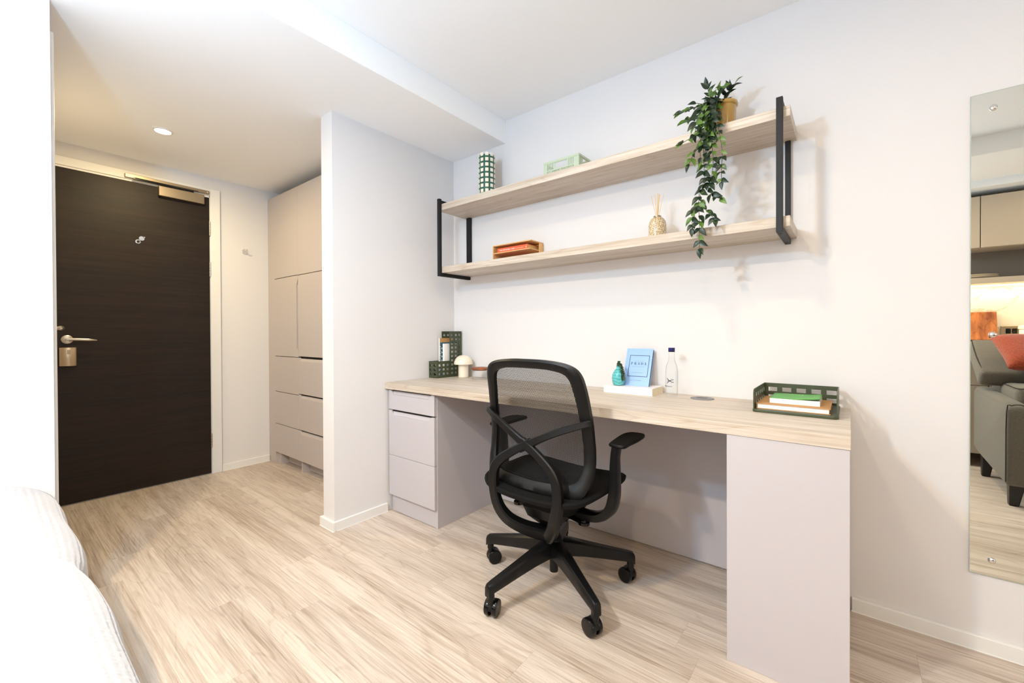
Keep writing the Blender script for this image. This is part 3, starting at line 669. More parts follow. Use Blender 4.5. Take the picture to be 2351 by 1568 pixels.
# gas lift and star base
cpart('column_tip', lathe(BM(), [(.017, .06), (.0175, .062), (.0175, .13)], (0, 0, 0), 24), plast_m, smooth='auto'); gl_ = BM(); lathe(gl_, [(.028, .19), (.026, .235), (.014, .236), (.014, .29)], (0, 0, 0), 24); cpart('gas_lift', gl_, plast_m, smooth='auto')
sb_ = BM(); lathe(sb_, [(.034, .128), (.042, .14), (.046, .175), (.040, .196), (.03, .205), (.028, .2)], (0, 0, 0), 32); cpart('base_hub', sb_, plast_m, smooth='auto')
for k_, dg in enumerate((186, 257, 329, 41, 113)):
    a = math.radians(dg)-CR; ca, sa = math.cos(a), math.sin(a)
    def Q(r, w, z): return (r*ca-w*sa, r*sa+w*ca, z)
    b = BM(); secs = []
    for r, w, zt, zb in ((.028, .032, .197, .134), (.06, .0285, .192, .130), (.12, .0245, .178, .124), (.2, .021, .158, .112), (.27, .0185, .141, .100), (.312, .0165, .131, .093), (.330, .0155, .125, .084), (.334, .014, .118, .080)):
        secs.append([Q(r, -w, zb+.004), Q(r, -w*.86, zb), Q(r, w*.86, zb), Q(r, w, zb+.004), Q(r, w*.92, zt-.007), Q(r, w*.6, zt), Q(r, -w*.6, zt), Q(r, -w*.92, zt-.007)])
    loft(b, secs); cyl(b, Q(.318, 0, 0), .0145, .068, .098, 16)
    leg = cpart('base_leg', b, plast_m, smooth='auto')
    rot = (-32, 18, 70, 76, 120)[k_]; ra = math.radians(rot)-CR; ax = Vector((math.cos(ra), math.sin(ra), 0)); tr_ = Vector((-math.sin(ra), math.cos(ra), 0))
    c0 = Vector(Q(.318, 0, .0305))+tr_*.016
    b = BM()
    for s in (-1, 1):
        for s2, rr in ((1, .0305),):
            rg = []
            for off, r_ in ((.007, .026), (.007, .0295), (.010, .0305), (.020, .0305), (.0235, .0285), (.0245, .024), (.0245, .002)):
                rg.append([c0+ax*(s*off)+tr_*(r_*math.cos(2*PI*i/28))+Vector((0, 0, r_*math.sin(2*PI*i/28))) for i in range(28)])
            loft(b, rg)
    cs = cpart('caster', b, plast2_m, leg, smooth='auto')
    hb_ = BM(); rg = []
    for off in (-.0065, .0065): rg.append([c0+ax*off+tr_*(.029*math.cos(q))+Vector((0, 0, .029*math.sin(q)+.001)) for q in [math.radians(-25+i*16) for i in range(14)]]+[c0+ax*off+tr_*.004+Vector((0, 0, -.004))])
    loft(hb_, rg); cyl(hb_, Q(.318, 0, 0), .0115, .05, .069, 14); cpart('caster_hood', hb_, plast_m, leg, smooth='auto')

# ------------------------------------------------------------------ kitchen and sofa (seen in the mirror)
KX0, KX1, KY = 2.45, 4.4, YS
sp_ = obj('splashback', bx(KX0, KX1, KY+.0006, KY+.012, .9405, 1.4145), marble_m); tag(sp_, 'cream veined marble splashback behind the kitchen worktop', 'splashback')
wt = obj('worktop', bbox(KX0, KX1, -2.69, KY+.0006, .9005, .94, .002, 1), marble_m); tag(wt, 'pale stone kitchen worktop behind the sofa', 'worktop')
def unit(name, label, x0, x1, y0, y1, z0, z1, splits, grp):
    u = thing(name, label, 'cabinet', ((x0+x1)/2, (y0+y1)/2, z0), group=grp)
    obj('carcass', bx(x0+.0005, x1-.0005, y0, y1-.02, z0, z1), kitch_m, u)
    for a, b in splits: obj('door', bbox(x0+.003, x1-.003, y1-.0195, y1, a+.002, b-.002, .0015, 1), kitch_m, u)
    return u
gx = [(2.45, 2.935), (2.935, 3.50), (3.50, 4.39)]
for (a, b), w_ in zip(gx, ('narrow left', 'middle', 'right-hand')):
    u = unit('wall_cabinet', f'{w_} beige wall cabinet above the kitchen niche shelf', a, b, KY+.0006, -2.98, 1.70, 2.115, [(1.70, 2.115)], 'kitchen wall cabinets')
for (a, b), w_ in zip(gx, ('narrow left', 'middle', 'right-hand')):
    u = unit('base_cabinet', f'{w_} beige base cabinet under the kitchen worktop behind the sofa', a, b, KY+.0006, -2.71, .10, .90, [(.10, .62), (.62, .90)], 'kitchen base cabinets')
ns = obj('niche_shelf', bbox(KX0, KX1, KY+.0006, -2.98, 1.415, 1.46, .0015, 1), kitch_m); tag(ns, 'long beige niche shelf with a light strip under it, below the wall cabinets', 'shelf')
obj('back_panel', bx(KX0, KX1, KY+.0006, KY+.012, 1.4605, 1.6995), shelfdk_m, ns)
obj('light_strip', bx(KX0+.1, KX1-.1, -3.225, -3.205, 1.408, 1.4145), strip_em, ns)
for q, (z, lb) in enumerate(((1.4605, 'lower cream plate with dark rim on the kitchen niche shelf'), (1.4735, 'upper cream plate with dark rim stacked on the niche shelf'))):
    p = thing('plate', lb, 'plate', (2.93, -3.1, z), group='plates in the kitchen niche')
    obj('plate_body', lathe(BM(), [(.06, 0), (.075, .002), (.125, .016), (.127, .018), (.12, .018), (.075, .006), (.0, .005)], (2.93, -3.1, z), 40, cap1=False), cream_m, p, smooth='auto')
    obj('rim_line', lathe(BM(), [(.1268, .0172), (.1275, .018), (.125, .0186), (.1248, .0172)], (2.93, -3.1, z), 40, cap0=False, cap1=False), mat('brown_rim', (96, 74, 54), .5), p)
cbm = bbox(2.80, 3.075, -.011, .011, 0, .26, .006, 3); xf(cbm, (0, -3.215, .942), (math.radians(13), 0, 0)); cbd = obj('cutting_board', cbm, board_m); tag(cbd, 'reddish acacia cutting board leaning on the marble splashback', 'board')
sk = thing('socket', 'brushed brass double power socket on the splashback', 'socket', (3.17, -3.288, 1.033))
obj('face_plate', bbox(3.10, 3.246, -3.2878, -3.28, .99, 1.076, .002, 1), bronze_m, sk)
for x in (3.142, 3.176): obj('switch', bbox(x-.014, x+.014, -3.2798, -3.275, 1.012, 1.054, .002, 1), plast2_m, sk)
cn = thing('canister', 'cream ceramic canister with rounded lid on the kitchen worktop', 'canister', (3.235, -3.18, .94))
obj('canister_body', lathe(BM(), [(.05, 0), (.055, .004), (.055, .10), (.053, .104)], (3.235, -3.18, .94), 36), cream_m, cn, smooth='auto')
obj('lid', lathe(BM(), [(.045, .1045), (.058, .108), (.062, .12), (.058, .134), (.045, .14)], (3.235, -3.18, .94), 36), cream_m, cn, smooth='auto')
# sofa
sf = thing('sofa', 'grey tweed sofa with black tapered legs, reflected in the mirror', 'sofa', (3.6, -2.1, 0))
SX0, SX1 = 2.832, 4.33
def soft(nm, bm, m=sofa_m, par=sf, b=.02): return obj(nm, bm, m, par, bevel=b, seg=4, smooth=True)
for x0, s in ((SX0, 1), (SX1, -1)):
    b = BM()
    prism(b, [(-1.735, .125), (-1.72, .58), (-1.78, .612), (-2.50, .632), (-2.56, .60), (-2.56, .19), (-2.45, .165)], 0, .15, 'yz')
    for v in b.verts:
        d = .05*(.61-v.co.z)/.5*(v.co.x/.15); v.co.x = x0+s*(v.co.x*.58+d*1.3)
    ar_ = soft('arm', b, b=.022)
    pb = BM(); pp = [(x0+s*.0, -1.7335, .15), (x0+s*.0, -1.721, .56), (x0+s*.022, -1.735, .598), (x0+s*.06, -1.745, .604), (x0+s*.075, -1.735, .594), (x0+s*.092, -1.72, .56), (x0+s*.145, -1.733, .15)]
    tube(pb, pp, .003); obj('piping', pb, pipe_m, ar_)
soft('seat_base', bx(SX0+.13, SX1-.13, -2.52, -1.76, .14, .34))
soft('back', bx(SX0+.1, SX1-.1, -2.62, -2.31, .16, .66))
xm = (SX0+SX1)/2
for a, b_ in ((SX0+.08, xm-.003), (xm+.003, SX1-.08)):
    q = bx(a, b_, -2.30, -1.93, .345, .69); sc_ = soft('seat_cushion', q, b=.04)
    pb = BM(); tube(pb, [(a+.012, -2.27, .681), (a+.008, -2.1, .682), (a+.014, -1.945, .680), (a+.1, -1.936, .681), (b_-.1, -1.936, .681), (b_-.014, -1.945, .680)], .003); obj('piping', pb, pipe_m, sc_)
for a, b_ in ((SX0-.02, xm-.003), (xm+.003, SX1+.02)):
    q = bx(a, b_, -.06, .06, 0, .42); xf(q, (0, -2.27, .70), (math.radians(57), 0, 0)); bc = soft('back_cushion', q, b=.03)
    pb = BM(); tube(pb, [(a+.02, .053, .03), (a+.009, .055, .2), (a+.015, .053, .395), (a+.03, .051, .410), (b_-.03, .051, .410), (b_-.015, .053, .395), (b_-.01, .055, .2)], .0035); xf(pb, (0, -2.27, .70), (math.radians(57), 0, 0)); obj('piping', pb, pipe_m, bc)
for x in (SX0+.055, SX1-.055):
    for y, z in ((-1.80, .15), (-2.45, .18)):
        b = BM(); s = 1 if x < 3.5 else -1; loft(b, [[(x+(q*.6 if zz == 0 else q)-(.012*s if zz == 0 else 0), y+(w*.6 if zz == 0 else w), zz) for q, w in ((-.034, -.034), (.034, -.034), (.034, .034), (-.034, .034))] for zz in (0, z)]); obj('leg', b, legblk_m, sf, bevel=.006)
q = BM(); NX = 20
for sgn in (1, -1):
    V = [[q.verts.new(((i/NX-.5)*.37*(1-.05*(1-abs(2*j/NX-1)**2)), sgn*.07*((1-(2*i/NX-1)**4)*(1-(2*j/NX-1)**4))**.6, (j/NX-.5)*.37*(1-.05*(1-abs(2*i/NX-1)**2)))) for j in range(NX+1)] for i in range(NX+1)]
    for i in range(NX):
        for j in range(NX): q.faces.new((V[i][j], V[i+1][j], V[i+1][j+1], V[i][j+1]))
bmesh.ops.remove_doubles(q, verts=q.verts[:], dist=1e-5)
xf(q, (3.075, -2.25, .895), (math.radians(57), 0, math.radians(-6))); cu_ = obj('cushion', q, rust_m, smooth=True); tag(cu_, 'rust red boucle cushion leaning on the grey sofa back', 'cushion')

# ------------------------------------------------------------------ things on the desk
HX0, HX1, HY0, HY1 = .005, .081, -.228, -.012
mh = thing('magazine_holder', 'olive green perforated metal magazine holder in the desk corner', 'magazine holder', (.043, -.12, ZD))
rows = [(.018+.0275*k, .018+.0275*k+.0145) for k in range(10)]
hb2 = BM(); t = .0022
cols = [(.012, .032), (.046, .066), (.080, .1)]; cols2 = [(.012, .031), (.045, .064), (.077, .096)]
perf(hb2, (HX0, HY0, ZD), (1, 0, 0), (0, 0, 1), (0, 1, 0), HX1-HX0, .106, [(.01, .031), (.045, .066)], rows[:3], t)
obj('front_panel', hb2, green_m, mh)
for x in (HX0, HX1-t):
    b = BM(); perf(b, (x, HY0+t, ZD), (0, 1, 0), (0, 0, 1), (1, 0, 0), .110-t, .106, cols, rows[:3], t)
    perf(b, (x, HY0+.110, ZD), (0, 1, 0), (0, 0, 1), (1, 0, 0), HY1-HY0-.110-t, .297, cols2, rows, t); obj('side_panel', b, green_m, mh)
b = BM(); perf(b, (HX0, HY1-t, ZD), (1, 0, 0), (0, 0, 1), (0, 1, 0), HX1-HX0, .297, [(.01, .031), (.045, .066)], rows, t); obj('back_panel', b, green_m, mh)
obj('base_plate', bx(HX0+t, HX1-t, HY0+t, HY1-t, ZD, ZD+t), green_m, mh)
def vbook(name, label, x0, x1, y0, y1, z0, z1, cov, spine='-y', grp=None):
    """upright book, spine towards -y"""
    o = thing(name, label, 'book', ((x0+x1)/2, (y0+y1)/2, z0), group=grp); c = .0015
    b = BM(); box(b, x0, x0+c, y0, y1, z0, z1); box(b, x1-c, x1, y0, y1, z0, z1); box(b, x0+c, x1-c, y0, y0+c, z0, z1); obj('cover', b, cov, o)
    obj('pages', bx(x0+c, x1-c, y0+c, y1-.003, z0+.002, z1-.002), white_m, o); return o
zb0 = ZD+.0026
k1 = thing('notebook', 'tall kraft brown notebook standing in the green magazine holder', 'notebook', (.019, -.08, zb0))
obj('pages', bx(.010, .0205, -.150, -.026, zb0, zb0+.248), white_m, k1); obj('cover', bx(.0206, .0225, -.150, -.024, zb0, zb0+.25), kraft_m, k1)
b2 = vbook('book', 'teal book with white lettering on its spine, standing in the green magazine holder', .0235, .0478, -.150, -.026, zb0, zb0+.222, teal_m)
sx = BM(); box(sx, .0385, .0476, -.1506, -.1501, zb0+.005, zb0+.218); obj('spine_band', sx, tealdk_m, b2)
lt = BM()
for k in range(7): box(lt, .0405, .0445, -.1510, -.1507, zb0+.022+k*.026, zb0+.022+k*.026+.011)
for k in range(16): box(lt, .027, .0295, -.1510, -.1502, zb0+.02+k*.0115, zb0+.02+k*.0115+.006)
obj('spine_lettering', lt, whiteink_m, b2, kind='stuff')
vbook('book', 'plain white book standing at the front of the green magazine holder', .049, .0645, -.150, -.03, zb0, zb0+.214, whitecov_m)
# mushroom lamp
lx, ly = .165, -.078
ml = thing('table_lamp', 'small cream mushroom table lamp on the desk', 'lamp', (lx, ly, ZD))
obj('lamp_base', lathe(BM(), [(.030, 0), (.033, .002), (.033, .089), (.031, .091)], (lx, ly, ZD), 40), cream_m, ml, smooth='auto')
obj('lamp_shade', lathe(BM(), [(.034, .0905), (.059, .084), (.061, .086), (.060, .096), (.055, .112), (.044, .128), (.028, .139), (.012, .1435), (.001, .144)], (lx, ly, ZD), 48, cap0=False), cream_m, ml, smooth='auto')
# ribbed jar
jx, jy = .335, -.10
jr = thing('glass_jar', 'ribbed clear glass jar with a wooden lid behind the chair back', 'jar', (jx, jy, ZD))
jb = BM(); rings = []
for r, z in ((.048, .0005), (.052, .003), (.052, .052), (.05, .056)):
    rings.append([(jx+(r+(.0012*math.cos(i*PI) if .002 < z < .055 else 0))*math.cos(2*PI*i/72), jy+(r+(.0012*math.cos(i*PI) if .002 < z < .055 else 0))*math.sin(2*PI*i/72), ZD+z) for i in range(72)])
loft(jb, rings); obj('jar_body', jb, jar_g, jr, smooth=True)
obj('lid', lathe(BM(), [(.047, .0565), (.0475, .0605), (.0535, .061), (.054, .0635), (.0535, .072), (.050, .0735)], (jx, jy, ZD), 48), lid_m, jr, smooth='auto')
obj('seal_ring', lathe(BM(), [(.0480, .0566), (.0494, .0568), (.0494, .0602), (.0480, .0604)], (jx, jy, ZD), 40, cap0=False, cap1=False), mat('dark_seal', (90, 66, 52), .5), jr)
# white thick book
WB = (1.194, 1.428, -.160, -.018)
wb = thing('book', 'thick white paperback lying flat under the teal vase', 'book', (1.311, -.09, ZD))
c = .0012; cvb = BM(); box(cvb, WB[0], WB[1], WB[2], WB[3], ZD+.0002, ZD+.0002+c); box(cvb, WB[0], WB[1], WB[2], WB[3], ZD+.0328-c, ZD+.0328); box(cvb, WB[0], WB[1], WB[2], WB[2]+c, ZD+.0002+c, ZD+.0328-c)
obj('cover', cvb, whitecov_m, wb)
obj('pages', bx(WB[0]+.001, WB[1]-.001, WB[2]+c, WB[3]-.001, ZD+.0002+c, ZD+.0328-c), page_m, wb)
il = BM()
def squiggle(bm, P0, ux, uz, width, h, n, rnd, gap=()):
    """illegible line of print: a row of tiny strokes"""
    P0, ux, uz = Vector(P0), Vector(ux), Vector(uz); nn = ux.cross(uz).normalized()*.0003; x = 0; st = width/n
    for i in range(n):
        if i in gap: continue
        hh = h*(.55+.45*rnd.random()); a = P0+ux*(i*st); b_ = a+ux*(st*.62)
        vs = [a-nn, b_-nn, b_+uz*hh-nn, a+uz*hh-nn, a+nn, b_+nn, b_+uz*hh+nn, a+uz*hh+nn]
        v = [bm.verts.new(p) for p in vs]
        for f in ((0, 1, 2, 3), (7, 6, 5, 4), (0, 4, 5, 1), (1, 5, 6, 2), (2, 6, 7, 3), (3, 7, 4, 0)): bm.faces.new([v[q] for q in f])
rr = random.Random(2)
squiggle(il, (WB[0]+.015, WB[2]-.0004, ZD+.0165), (1, 0, 0), (0, 0, 1), .055, .004, 17, rr, (3, 7, 8))
squiggle(il, (WB[0]+.09, WB[2]-.0004, ZD+.0165), (1, 0, 0), (0, 0, 1), .036, .0035, 12, rr, (4,))
squiggle(il, (WB[1]-.021, WB[2]-.0004, ZD+.006), (1, 0, 0), (0, 0, 1), .003, .010, 2, rr)
obj('spine_print', il, inkp_m, wb, kind='stuff')
# teal vase
zv = ZD+.0330
tv = obj('bud_vase', lathe(BM(), [(.018, 0), (.0235, .002), (.028, .014), (.0305, .032), (.0285, .052), (.0195, .070), (.0105, .078), (.0088, .083), (.0088, .091), (.0102, .093), (.0082, .093), (.0072, .088), (.0072, .08)], (1.249, -.118, zv), 40, cap1=False), swirl_m, smooth='auto')
tag(tv, 'small swirled teal glass bud vase on the white book', 'vase')
spg = thing('succulent_sprig', 'green artificial succulent sprig hanging out of the teal vase', 'plant', (1.251, -.118, zv+.09))
sp_path = [(1.250, -.118, zv+.083), (1.253, -.121, zv+.097), (1.263, -.127, zv+.099), (1.271, -.131, zv+.088), (1.277, -.134, zv+.068), (1.281, -.136, zv+.046), (1.282, -.136, zv+.028)]
b = BM(); tube(b, sp_path, .0013); b2_ = [(1.253, -.121, zv+.097), (1.252, -.122, zv+.106), (1.254, -.123, zv+.111)]; tube(b, b2_, .0011); obj('stem', b, stem_m, spg)
sm = bpy.data.meshes.new('leaf'); q = BM(); bmesh.ops.create_icosphere(q, subdivisions=2, radius=.0045); 
for v in q.verts: v.co.x = v.co.x*1.25+.004; v.co.z *= .8
q.to_mesh(sm); q.free(); sm.materials.append(succ_m)
for p in sm.polygons: p.use_smooth = True
rr = random.Random(8); SPW = Matrix.Translation((1.251, -.118, zv+.09)).inverted()
def addleaf(par, me, inv, pos, dirv, scale, nm='leaf', roll=0):
    o = bpy.data.objects.new(nm, me); COL.objects.link(o); o.parent = par
    X = Vector(dirv).normalized(); N = Vector((math.sin(roll), -1.0, .35+.4*math.sin(roll*3.1))); Z = (N-X*N.dot(X)).normalized(); Y = Z.cross(X)
    o.matrix_local = inv @ Matrix.Translation(pos) @ Matrix((X, Y, Z)).transposed().to_4x4() @ Matrix.Scale(scale, 4)
    return o
PP = cr(sp_path, 5)
for i in range(4, len(PP), 2):
    T = (PP[min(i+1, len(PP)-1)]-PP[i-1]).normalized()
    for s in (0, 1, 2):
        a = rr.random()*1+s*2.1+i; d = Vector((math.cos(a), math.sin(a)*.8, .25)); d = d-T*(d.dot(T)*.6); addleaf(spg, sm, SPW, PP[i], d, .85+.35*rr.random())
for p in ((1.252, -.122, zv+.106), (1.254, -.123, zv+.111), (1.249, -.12, zv+.1)):
    for s in range(3): a = s*2.1+p[0]*99; addleaf(spg, sm, SPW, p, (math.cos(a), math.sin(a)*.7, .5), .9)
# pale blue hardback leaning on the wall
LB = math.radians(22); bb = thing('book', 'pale blue hardback with a thin black square frame on its cover, leaning on the wall', 'book', (1.322, -.096, zv))
BWd, BHt, BTk = .128, .187, .018
def blue(bm): xf(bm, (1.324, -.100, zv+.0002), (-LB, 0, math.radians(1.5))); return bm
c = .002; b = BM(); box(b, -BWd/2, BWd/2, 0, c, 0, BHt); box(b, -BWd/2, BWd/2, BTk-c, BTk, 0, BHt); box(b, -BWd/2, -BWd/2+c, c, BTk-c, 0, BHt); obj('cover', blue(b), blue_m, bb, bevel=.0005, seg=1)
obj('pages', blue(bx(-BWd/2+c, BWd/2-.003, c, BTk-c, .003, BHt-.003)), navy_m, bb)
gv = BM(); box(gv, -BWd/2+.0085, -BWd/2+.0095, -.0002, .0001, .001, BHt-.001); obj('hinge_groove', blue(gv), mat('blue_groove', (128, 162, 222), .5), bb)
fq = BM(); x0, x1, z0, z1, w = -.044, .052, .046, .152, .0022
for p in ((x0, x1, z0, z0+w), (x0, x1, z1-w, z1), (x0, x0+w, z0+w, z1-w), (x1-w, x1, z0+w, z1-w)): box(fq, p[0], p[1], -.0005, -.0001, p[2], p[3])
obj('cover_frame', blue(fq), navy_m, bb)
# serif capitals drawn from strokes: thick stems, hairlines, serifs
tx = BM()
def rect(x, z, w, h, sh=0):
    v = [tx.verts.new(q) for q in ((x, -.0005, z), (x+w, -.0005, z), (x+w+sh, -.0005, z+h), (x+sh, -.0005, z+h))]; tx.faces.new(v)
def bowl(cx, cz, rx, rz, t0, t1):
    n = 14; A = []
    for i in range(n+1):
        a = -PI/2+PI*i/n; k = abs(math.cos(a)); A.append(((cx+rx*math.cos(a), -.0005, cz+rz*math.sin(a)), (cx+(rx-t0-(t1-t0)*k)*math.cos(a), -.0005, cz+(rz-t0)*math.sin(a))))
    for (a, b_), (c_, d) in zip(A, A[1:]): tx.faces.new([tx.verts.new(q) for q in (a, c_, d, b_)])
def letter(ch_, x, z, h):
    th, hl = h*.19, h*.05
    if ch_ in 'PRD':
        rect(x+h*.1, z, th, h); rect(x, z, h*.38, hl); rect(x, z+h-hl, h*.42, hl)
        if ch_ == 'D': rect(x+h*.2, z, h*.3, hl); bowl(x+h*.42, z+h/2, h*.46, h/2, hl, th)
        else: rect(x+h*.3, z+h*.46, h*.18, hl); bowl(x+h*.42, z+h*.73, h*.3, h*.27, hl, th)
        if ch_ == 'R': rect(x+h*.62, z, th*1.1, h*.48, -h*.24); rect(x+h*.62, z, h*.3, hl)
    else:
        rect(x+h*.08, z, hl*1.2, h, h*.34); rect(x+h*.60, z, th, h, -h*.24); rect(x+h*.2, z+h*.3, h*.42, hl); rect(x, z, h*.26, hl); rect(x+h*.52, z, h*.36, hl)
x = -.0345
for c_ in 'PRADA': letter(c_, x, .1045, .0125); x += .0160
obj('title_lettering', blue(tx), navy_m, bb)
st = BM(); rr = random.Random(3)
for x, z, w, h, n in ((-.018, .1215, .04, .002, 18), (-.026, .0945, .06, .0018, 30), (-.024, .064, .052, .0022, 22), (-.03, .026, .056, .0024, 22)): squiggle(st, (x, -.0006, z), (1, 0, 0), (0, 0, 1), w, h, n, rr, (5, 11))
obj('small_print', blue(st), ink_m, bb, kind='stuff')
# glass water bottle
wx, wy = 1.493, -.098
wbt = thing('water_bottle', 'clear glass water bottle with a blue cap beside the blue book', 'bottle', (wx, wy, ZD))
bpz = [(.018, .0006), (.0225, .002), (.0255, .012), (.026, .03), (.0268, .09), (.0262, .115), (.0235, .135), (.0175, .15), (.0142, .160), (.0128, .175), (.0124, .19), (.0128, .197), (.0124, .2)]
obj('bottle_body', lathe(BM(), bpz, (wx, wy, ZD), 48), bottle_g, wbt, smooth='auto')
obj('water', lathe(BM(), [(r-.0024, z+.004) for r, z in bpz[1:-3]], (wx, wy, ZD), 40), glass('water_volume', (.985, .99, .985), amount=.12), wbt, smooth='auto')
obj('cap', lathe(BM(), [(.0135, .2012), (.0142, .2022), (.0142, .206), (.0134, .2066), (.0142, .2072), (.0142, .2145), (.013, .216)], (wx, wy, ZD), 36), cap_m, wbt, smooth='auto')
obj('cap_band', lathe(BM(), [(.0130, .1972), (.0138, .1975), (.0138, .2005), (.0130, .2008)], (wx, wy, ZD), 36), capblk_m, wbt)
def wrap(bm, r, ang0, zoff):
    for v in bm.verts:
        a = ang0+v.co.x/r; rad = r+v.co.z; z = v.co.y; v.co = (wx+rad*math.cos(a), wy+rad*math.sin(a), ZD+zoff+z)
    return bm
bt_ = text_bm('Strathmore', .0100, .0002, 'RIGHT'); obj('brand_lettering', wrap(bt_, .0272, math.radians(-69), .0465), navy_m, wbt)
lg = BM()
def stroke(a, b_, w):
    a, b_ = Vector(a), Vector(b_); n = (b_-a); p = Vector((-n.y, n.x)).normalized()*w/2; k = 5
    for i in range(k):
        s, e_ = a+n*(i/k), a+n*((i+1)/k); lg.faces.new([lg.verts.new((q.x, q.y, .0002)) for q in (s-p, e_-p, e_+p, s+p)])
for s in (-1, 1):
    for o in (0, .0035, .007): stroke((-.011+o*.35, s*(.0095-o)), (-.001+o*.5, s*(.0012-o*.25)-s*.002), .0011)
    stroke((-.001, -s*.0008), (.004, s*.003), .0016); stroke((.004, s*.003), (.0108, s*.0042), .0017); stroke((.002, s*.006), (.0065, s*.0072), .0006)
lg.transform(Matrix.Scale(1.4, 4)); obj('emblem', wrap(lg, .0272, math.radians(-86), .0705), navy_m, wbt)
# letter tray with notebooks
TX0, TX1, TY0, TY1 = 1.840, 2.086, -.300, -.03
lt_ = thing('letter_tray', 'olive green perforated letter tray on the right end of the desk', 'tray', (1.963, -.165, ZD))
bp_ = BM(); r = .016; pts = []
for cx_, cy_, a0 in ((TX1-r, TY1-r, 0), (TX0+r, TY1-r, 90), (TX0+r, TY0+r, 180), (TX1-r, TY0+r, 270)):
    for k in range(6): a = math.radians(a0+k*18); pts.append((cx_+r*math.cos(a), cy_+r*math.sin(a)))
prism(bp_, pts, ZD+.0002, ZD+.0102, 'xy'); obj('tray_base', bp_, green_m, lt_, bevel=.002)
t = .003; zt = ZD+.0103; hs = .07
rows = [(.008, .024), (.038, .054)]
b = BM(); perf(b, (TX0+.006, TY1-.012, zt), (1, 0, 0), (0, 0, 1), (0, 1, 0), TX1-TX0-.012, hs, [(.012+k*.047, .012+k*.047+.03) for k in range(5)], rows, t); obj('back_panel', b, green_m, lt_)
for x in (TX0+.003, TX1-.003-t):
    L0 = TY0+.022; LL = TY1-.012-L0
    b = BM(); perf(b, (x, L0, zt), (0, 1, 0), (0, 0, 1), (1, 0, 0), LL, hs, [(.028+k*.044, .028+k*.044+.024) for k in range(5)], rows, t)
    prism(b, [(L0, zt), (L0, zt+hs), (L0-.010, zt+hs-.004), (L0-.0155, zt+hs-.012), (L0-.0165, zt)], x, x+t, 'yz'); obj('side_panel', b, green_m, lt_)
kn = thing('notebook', 'kraft brown notebook lying at the bottom of the green letter tray', 'notebook', (1.955, -.17, zt))
obj('pages', bx(1.853, 2.060, -.272, -.052, zt+.0018, zt+.0165), white_m, kn); cvk = BM(); box(cvk, 1.851, 2.064, -.275, -.05, zt, zt+.0017); box(cvk, 1.851, 2.064, -.275, -.05, zt+.0166, zt+.0184); box(cvk, 1.8495, 1.8509, -.275, -.05, zt, zt+.0184); obj('cover', cvk, kraft_m, kn)
zg = zt+.0186
gn = thing('notebook', 'bright green softcover notebook on top of the kraft notebook', 'notebook', (1.955, -.17, zg))
obj('pages', bx(1.887, 2.034, -.238, -.085, zg, zg+.0172), white_m, gn)
gc = BM(); nxx, nyy = 14, 8; V = []
for i in range(nxx+1):
    for j in range(nyy+1):
        u, v_ = i/nxx, j/nyy; lift = .0075*max(0, (u-.35)/.65)**2*(.45+.55*(1-v_*.3))+.003*math.sin(u*PI)*v_*.3
        V.append(gc.verts.new((1.886+.149*u, -.2385+.154*v_, zg+.0176+lift)))
for i in range(nxx):
    for j in range(nyy): a = i*(nyy+1)+j; gc.faces.new((V[a], V[a+nyy+1], V[a+nyy+2], V[a+1]))
gco = obj('cover', gc, greennb_m, gn, smooth=True); m_ = gco.modifiers.new('s', 'SOLIDIFY'); m_.thickness = .0008; m_.offset = 1
nt_ = text_bm('NOTES', .0125, .0002, 'CENTER', 1.5); xf(nt_, (1.953, -.118, zg+.0205)); obj('title_lettering', nt_, mat('pale_green_print', (186, 216, 168), .5), gn)

# ------------------------------------------------------------------ things on the shelves
ZU, ZL = 1.8273, 1.4423
cvx, cvy, cvr = .418, -.125, .048
cv = thing('check_vase', 'tall cylindrical vase of cream squares on dark green, on the upper shelf', 'vase', (cvx, cvy, ZU))
obj('vase_body', lathe(BM(), [(cvr-.002, 0), (cvr, .001), (cvr, .258), (cvr-.003, .258), (cvr-.003, .02)], (cvx, cvy, ZU), 48, cap1=False), vgreen_m, cv, smooth='auto')
NC, NR, pz = 10, 9, .0305
for r_ in range(NR):
    for k in range(NC):
        a0 = 2*PI*(k+.19)/NC+.1; a1 = 2*PI*(k+.81)/NC+.1; z0 = .005+r_*pz; z1 = z0+.0195; q = BM(); n = 4
        pi_ = [(cvx+(cvr+.0002)*math.cos(a0+(a1-a0)*i/n), cvy+(cvr+.0002)*math.sin(a0+(a1-a0)*i/n)) for i in range(n+1)]; po = [(cvx+(cvr+.0018)*math.cos(a0+(a1-a0)*i/n), cvy+(cvr+.0018)*math.sin(a0+(a1-a0)*i/n)) for i in range(n, -1, -1)]
        prism(q, pi_+po, ZU+z0, ZU+z1, 'xy'); obj('raised_square', q, vcream_m, cv)
CX0, CX1, CY0, CY1, CH = .832, 1.046, -.132, -.012, .113
cr_ = thing('crate', 'small mint green slatted plastic crate on the upper shelf', 'crate', (.939, -.07, ZU))
